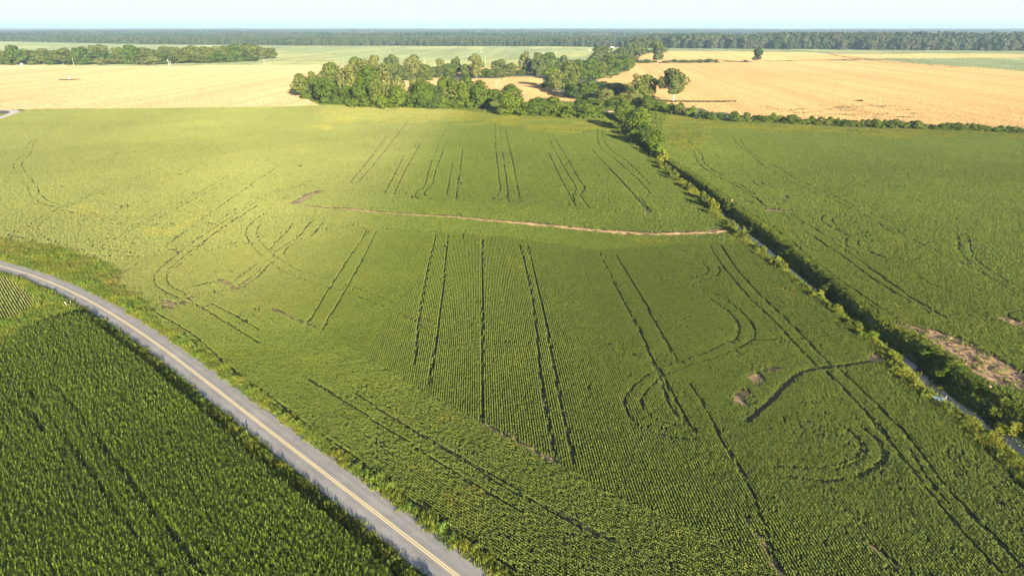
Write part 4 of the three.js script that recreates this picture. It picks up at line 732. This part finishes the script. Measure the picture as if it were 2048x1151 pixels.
// forest: standing edge trees one by one, the mass behind as one wood
{
  const edge = (u0, u1, v0, v1, hgt, n, c, lab, grp) => { for (let i = 0; i < n; i++) { const t = (i + rr(0.2, 0.8)) / n, u = u0 + (u1 - u0) * t, v = v0 + (v1 - v0) * t - rr(0.3, 1.2), s = pxPerM(v), h = hgt * rr(0.72, 1.05); const cc = c[(rnd() * c.length) | 0]; tree('X', u, v, v - h * s, h * rr(0.5, 0.75) * s, 'wood', cc, `${WORD[cc]} tree ${lab}`, grp + ', ' + WORD[cc], 'forest_edge_tree'); } };
  edge(1290, 2075, 97, 103, 34, 74, ['slate', 'deep', 'dull', 'slate'], 'standing in the front of the tall forest', 'front of the tall forest');
  const wood = new Copies(pool.wood.map((p) => p.crown), leafMat(0.65));
  const far = [];
  for (let v = 0; v < 4; v++) { // 150 m of far canopy
    const T = new Tris();
    for (let c = 0; c < 55; c++) { const cx = rr(-75, 75), cz = rr(-75, 75), h = rr(15, 25), r = rr(6, 11); for (let i = 0; i < 9; i++) { const u = rr(-0.2, 1), a = rr(0, 6.28), q = Math.sqrt(1 - u * u), k = rr(0.75, 1.25); leafFacing(T, [cx + q * Math.cos(a) * r, h - r * 0.6 + u * r * 0.7, cz + q * Math.sin(a) * r], [q * Math.cos(a), u + 0.3, q * Math.sin(a)], rr(8, 12), rr(3.5, 5), [k, k, k]); } }
    far.push(T.geo());
  }
  const mass = new Copies(far, leafMat(0.65));
  const edgeV = (u) => { const e = [[-900, 74], [0, 83], [300, 89], [600, 91.5], [1100, 93], [1240, 94.5], [1290, 96], [2048, 102], [2900, 107]]; for (let i = 0; i + 1 < e.length; i++) if (u <= e[i + 1][0]) return e[i][1] + (u - e[i][0]) / (e[i + 1][0] - e[i][0]) * (e[i + 1][1] - e[i][1]); return 107; };
  const tint = (x, z) => { const n = fbm(x * 0.004, z * 0.004, 3), m = rnd(), k = rr(0.75, 1.25) * (0.75 + 0.5 * n); return m < 0.3 ? [0.060 * k, 0.070 * k, 0.030 * k] : m < 0.7 ? [0.040 * k, 0.058 * k, 0.018 * k] : [0.028 * k, 0.046 * k, 0.018 * k]; };
  for (let i = 0; i < 46000; i++) {
    const u = rr(-60, 2110), v0 = edgeV(u), [, zf] = G(u, v0), d = -zf + 2600 * Math.pow(rnd(), 1.35) + 4, x = (u - 1024) / 1410 * d * (1410 / (F * CP + (575.5 - v0) * SP)) * 1.0, z = -d;
    const right = smooth(1230, 1330, u) * smooth(900, 300, d + zf);
    const h = (20 + 14 * right) * rr(0.62, 1.15) * (0.7 + 0.6 * fbm(x * 0.0035, z * 0.0035 + 3, 3)), w = h * rr(0.5, 0.8), c = tint(x, z);
    wood.add(x, -0.3, z, rr(0, 6.28), w, h, w, c[0], c[1], c[2]);
  }
  for (let d = 3600; d < 17000; d += 120) for (let x = -d * 0.8; x < d * 0.8; x += 130) {
    const u = 1024 + x / d * 1503; if (d < -G(u, edgeV(u))[1] + 500) continue;
    const n = fbm(x * 0.0006, d * 0.0009, 3); if (n < 0.36) continue;
    const c = tint(x, d); mass.add(x + rr(-30, 30), 0, -d + rr(-30, 30), rr(0, 6.28), 1, rr(0.8, 1.2) * (0.62 + 0.8 * fbm(x * 0.0011, d * 0.0016 + 7, 3)), 1, c[0], c[1], c[2]);
  }
  put(wood.into(new THREE.Group(), 'forest_tree'), 'forest', 'broad hazy forest closing off the farmland', 'forest', 'stuff');
  put(mass.into(new THREE.Group(), 'forest_canopy'), 'forest', 'blue hazy far forest canopy along the horizon', 'forest', 'stuff');
  console.log('wood', wood.n, mass.n);
}

// ---------------------------------------------------------------- small built things
const woodMat = new THREE.MeshStandardMaterial({ color: col(0.34, 0.30, 0.25), roughness: 0.9 }), whiteMat = new THREE.MeshStandardMaterial({ color: col(0.78, 0.77, 0.74), roughness: 0.6 }), tinMat = new THREE.MeshStandardMaterial({ color: col(0.45, 0.52, 0.56), roughness: 0.45, metalness: 0.4 });
const darkMat = new THREE.MeshStandardMaterial({ color: col(0.05, 0.05, 0.055), roughness: 0.7 });
const poleMat = new THREE.MeshStandardMaterial({ color: col(0.55, 0.52, 0.46), roughness: 0.9 });
function pole(f, x, base, top, label, mat = poleMat) {
  const [u, v] = U(f, x, base), [gx, gz] = G(u, v), h = (base - top) / FR[f][2] / pxPerM(v), g = new THREE.Group();
  g.position.set(gx, 0, gz);
  const p = new THREE.CylinderGeometry(0.16, 0.24, h, 8); p.translate(0, h / 2, 0); part('pole_shaft', p, mat, g);
  const c = new THREE.BoxGeometry(2.4, 0.14, 0.12); c.translate(0, h - 0.7, 0.2); part('crossarm', c, mat, g);
  for (const s of [-1, 0, 1]) { const q = new THREE.CylinderGeometry(0.05, 0.07, 0.22, 6); q.translate(s * 1.05, h - 0.52, 0.2); part('insulator', q, darkMat, g); }
  put(g, 'utility_pole', label, 'pole', null, label.includes('far end') ? 'utility poles at the field end' : undefined);
}
pole('N', 95, 338, 293, 'wooden utility pole before the darkest round tree of the line'); pole('N', 502, 346, 297, 'wooden utility pole standing clear before the tree line');
for (const a of [['N', 1803, 342, 303], ['O', 1222, 278, 226], ['O', 1725, 278, 220]]) pole(...a, 'pale utility pole at the far end of the stubble field');
pole('O', 1813, 480, 410, 'thin brown pole in the tan clearing, farther from the round tree', woodMat); pole('O', 1838, 482, 407, 'thin brown pole in the tan clearing, next to the round tree', woodMat);
{ // leaning braced posts by the tree line
  const [x, z] = G(...U('N', 1158, 345)), g = new THREE.Group(); g.position.set(x, 0, z);
  for (const [o, l, t] of [[-1.4, 9, 0.1], [1.4, 6.5, 0.06]]) { const p = new THREE.CylinderGeometry(0.2, 0.26, l, 8); p.translate(0, l / 2, 0); const m = part('post', p, whiteMat, g); m.position.x = o; m.rotation.z = t; }
  const b = new THREE.BoxGeometry(0.9, 1.6, 0.3); b.translate(-2.2, 8.2, 0); part('box', b, whiteMat, g);
  put(g, 'marker_posts', 'pair of white leaning posts by the tree line', 'posts');
}
{ // small white hut under the trees and a white pump stand in the stubble
  const hut = (f, x, y, w, h, d, name, label) => { const [gx, gz] = G(...U(f, x, y)), g = new THREE.Group(); g.position.set(gx, 0, gz); const b = new THREE.BoxGeometry(w, h, d); b.translate(0, h / 2, 0); part('wall', b, whiteMat, g); const s = new THREE.Shape([new THREE.Vector2(-w / 2 - 0.2, h), new THREE.Vector2(w / 2 + 0.2, h), new THREE.Vector2(0, h + Math.min(1.4, w * 0.32))]), r = new THREE.ExtrudeGeometry(s, { depth: d + 0.4, bevelEnabled: false }); r.translate(0, 0.01, -d / 2 - 0.2); part('roof', r, tinMat, g); const dd = new THREE.BoxGeometry(Math.min(0.9, w * 0.35), Math.min(1.9, h * 0.8), 0.06); dd.translate(0, Math.min(1.9, h * 0.8) / 2, d / 2 + 0.03); part('door', dd, darkMat, g); put(g, name, label, 'hut'); };
  hut('N', 147, 343, 2.6, 3.0, 3, 'white_hut', 'small white hut tucked under the tree line');
  hut('Q', 915, 144, 13, 2.4, 9, 'farm_shed', 'long white roofed farm shed half hidden by far trees');
  const [px, pz] = G(...U('N', 468, 440)), g = new THREE.Group(); g.position.set(px, 0, pz);
  const t = new THREE.CylinderGeometry(0.9, 0.9, 2.6, 14); t.translate(0, 1.3, 0); part('tank', t, whiteMat, g);
  const c = new THREE.ConeGeometry(1.0, 0.5, 14); c.translate(0, 2.86, 0); part('lid', c, whiteMat, g);
  const q = new THREE.CylinderGeometry(0.14, 0.14, 3.4, 8); q.rotateZ(Math.PI / 2); q.translate(2.4, 0.5, 0); part('pipe', q, tinMat, g);
  put(g, 'well_tank', 'white irrigation tank in a dark weed patch on bright stubble', 'tank');
}
function truck(f, x, y, turn, label) { // pickup truck
  const [gx, gz] = G(...U(f, x, y)), g = new THREE.Group(); g.position.set(gx, 0, gz); g.rotation.y = turn;
  const s = new THREE.Shape([[-2.7, 0.45], [2.7, 0.45], [2.75, 1.0], [1.5, 1.15], [0.85, 1.8], [-0.75, 1.85], [-0.95, 1.15], [-2.75, 1.15]].map((p) => new THREE.Vector2(...p)));
  const b = new THREE.ExtrudeGeometry(s, { depth: 1.8, bevelEnabled: true, bevelSize: 0.05, bevelThickness: 0.05, bevelSegments: 1 }); b.translate(0, 0, -0.9); part('body', b, whiteMat, g);
  for (const sd of [-1, 1]) { const w = new THREE.Shape([[1.25, 1.2], [0.8, 1.7], [-0.65, 1.74], [-0.75, 1.2]].map((p) => new THREE.Vector2(...p))), wg = new THREE.ExtrudeGeometry(w, { depth: 0.02, bevelEnabled: false }); wg.translate(0, 0, sd > 0 ? 0.955 : -0.975); part('window', wg, darkMat, g); }
  for (const wx of [-1.75, 1.75]) for (const wz of [-0.85, 0.85]) { const w = new THREE.CylinderGeometry(0.4, 0.4, 0.26, 14); w.rotateX(Math.PI / 2); w.translate(wx, 0.4, wz); part('wheel', w, darkMat, g); }
  put(g, 'pickup_truck', label, 'truck');
}
truck('O', 1693, 180, 0.05, 'white pickup truck out on the open pale green field'); truck('Q', 735, 168, 0.1, 'white pickup truck beside the belt of far trees');
{ // leaning roadside posts
  const post = (u, v, h, r, tx, tz, mat, label, name) => { const [x, z] = G(u, v), g = new THREE.Group(); g.position.set(x, 0, z); const p = new THREE.CylinderGeometry(r * 0.85, r, h, 10); p.translate(0, h / 2 - 0.1, 0); const m = part('shaft', p, mat, g); m.rotation.set(tx, 0, tz); const c = new THREE.CylinderGeometry(r * 0.3, r * 0.85, 0.05, 10); c.translate(0, h - 0.075, 0); part('cap', c, mat, m); put(g, name, label, 'post'); };
  post(137.6, 616, 1.75, 0.065, 0.1, 0.38, whiteMat, 'white leaning post in the grass by the road', 'marker_post');
  post(142.3, 613, 1.5, 0.06, 0, 0.02, woodMat, 'thin upright wooden post beside the leaning white post', 'fence_post');
  post(121, 607, 0.9, 0.04, 0, 0.05, whiteMat, 'short thin pale stake in the roadside grass', 'stake');
}
{ // corrugated culvert hood at the ditch bank
  const [x, z] = G(1877, 801), g = new THREE.Group(); g.position.set(x, 0, z); g.rotation.y = -0.75;
  const p = [], idx = [], n = 40, L = 1.7; // corrugated half barrel
  for (let i = 0; i <= n; i++) for (let j = 0; j <= 14; j++) { const a = j / 14 * Math.PI, r = 0.62 + 0.025 * Math.sin(i / n * 2 * Math.PI * 10); p.push(-L / 2 + L * i / n, Math.sin(a) * r * 1.15, Math.cos(a) * r); }
  for (let i = 0; i < n; i++) for (let j = 0; j < 14; j++) { const a = i * 15 + j, b = a + 15; idx.push(a, a + 1, b, b, a + 1, b + 1); }
  const bg = new THREE.BufferGeometry(); bg.setAttribute('position', new THREE.Float32BufferAttribute(p, 3)); bg.setIndex(idx); bg.computeVertexNormals();
  part('hood', bg, new THREE.MeshStandardMaterial({ color: col(0.45, 0.52, 0.56), roughness: 0.45, metalness: 0.4, side: THREE.DoubleSide }), g);
  const bk = new THREE.CircleGeometry(0.62, 18, 0, Math.PI); bk.scale(1, 1.15, 1); bk.rotateY(-Math.PI / 2); bk.translate(-L / 2, 0, 0); part('end_plate', bk, tinMat, g);
  for (const s of [-1, 1]) { const q = new THREE.BoxGeometry(0.1, 0.9, 0.1); q.translate(L / 2 + 0.08, 0.45, s * 0.66); part('frame_post', q, woodMat, g); }
  const q = new THREE.BoxGeometry(0.12, 0.1, 1.5); q.translate(L / 2 + 0.08, 0.95, 0); part('frame_beam', q, woodMat, g);
  put(g, 'culvert_inlet', 'grey corrugated culvert inlet hood at the edge of the ditch', 'culvert');
}
{ // orange float markers
  const orange = new THREE.MeshStandardMaterial({ color: col(0.75, 0.24, 0.10), roughness: 0.5 }), pale = new THREE.MeshStandardMaterial({ color: col(0.5, 0.26, 0.13), roughness: 0.5 });
  const buoy = (u, v, r, label) => { let x = 0, z = 0, y0 = 0; for (let i = 0; i < 8; i++) { [x, z] = G(u, v, y0 + 0.8); y0 = groundY(x, z); } const g = new THREE.Group(), h = 0.8; g.position.set(x, y0, z); const p = new THREE.CylinderGeometry(0.03, 0.03, h, 8); p.translate(0, h / 2, 0); part('stake', p, woodMat, g); const b = new THREE.SphereGeometry(r, 16, 10, 0, 6.2832, 0, 1.9); b.translate(0, h, 0); part('float', b, pale, g); const c = new THREE.SphereGeometry(r * 1.01, 16, 6, 0, 6.2832, 1.9, 1.25); c.translate(0, h, 0); part('float_base', c, orange, g); put(g, 'float_marker', label, 'marker'); };
  buoy(1973, 803, 0.21, 'pale orange round float marker over the dark ditch'); buoy(1463, 413, 0.3, 'orange float marker in bushes above the blue ditch water');
}
{ // small plank bridge at the head of the ditch
  const [x, z] = G(1213, 225), g = new THREE.Group(); g.position.set(x, 0, z); g.rotation.y = 0.25;
  const deck = new THREE.MeshStandardMaterial({ color: col(0.42, 0.32, 0.23), roughness: 0.95 });
  for (let i = 0; i < 18; i++) { const b = new THREE.BoxGeometry(0.52, 0.14, 4.2); b.translate(-4.9 + i * 0.575, 1.0 + (i % 3) * 0.012, 0); part('plank', b, deck, g); }
  for (const s of [-1, 1]) { const b = new THREE.BoxGeometry(10.4, 0.4, 0.3); b.translate(0, 0.72, s * 1.6); part('beam', b, woodMat, g); }
  for (const s of [-1, 1]) { const b = new THREE.BoxGeometry(0.5, 1.9, 4.4); b.translate(s * 5.0, -0.03, 0); part('abutment', b, woodMat, g); }
  put(g, 'plank_bridge', 'small brown plank bridge among the trees at the ditch head', 'bridge');
}
{ // pale gravel farm track at the edge of the stubble
  const pts = farmTrack, c = new THREE.CatmullRomCurve3(pts.map(([x, z]) => new THREE.Vector3(x, 0, z))), n = 60, p = [], uv = [], idx = [];
  for (let i = 0; i <= n; i++) { const q = c.getPoint(i / n), t = c.getTangent(i / n), l = Math.hypot(t.x, t.z); for (const o of [-3, 3]) { p.push(q.x - t.z / l * o, 0.06, q.z + t.x / l * o); uv.push(q.x + o, q.z); } if (i) { const k = i * 2; idx.push(k - 2, k - 1, k, k - 1, k + 1, k); } }
  const g = new THREE.BufferGeometry(); g.setAttribute('position', new THREE.Float32BufferAttribute(p, 3)); g.setAttribute('uv', new THREE.Float32BufferAttribute(uv, 2)); g.setIndex(idx); g.computeVertexNormals();
  const m = new THREE.MeshStandardMaterial({ map: fieldTex([0.5, 0.45, 0.38], [0.68, 0.62, 0.54], 0), roughness: 1, side: THREE.DoubleSide }); m.map.repeat.set(1 / 40, 1 / 40);
  put(new THREE.Mesh(g, m), 'farm_track', 'pale gravel farm track bending at the field corner', 'track', 'structure');
}
console.log('trees', treeCount);
renderer.render(scene, camera);
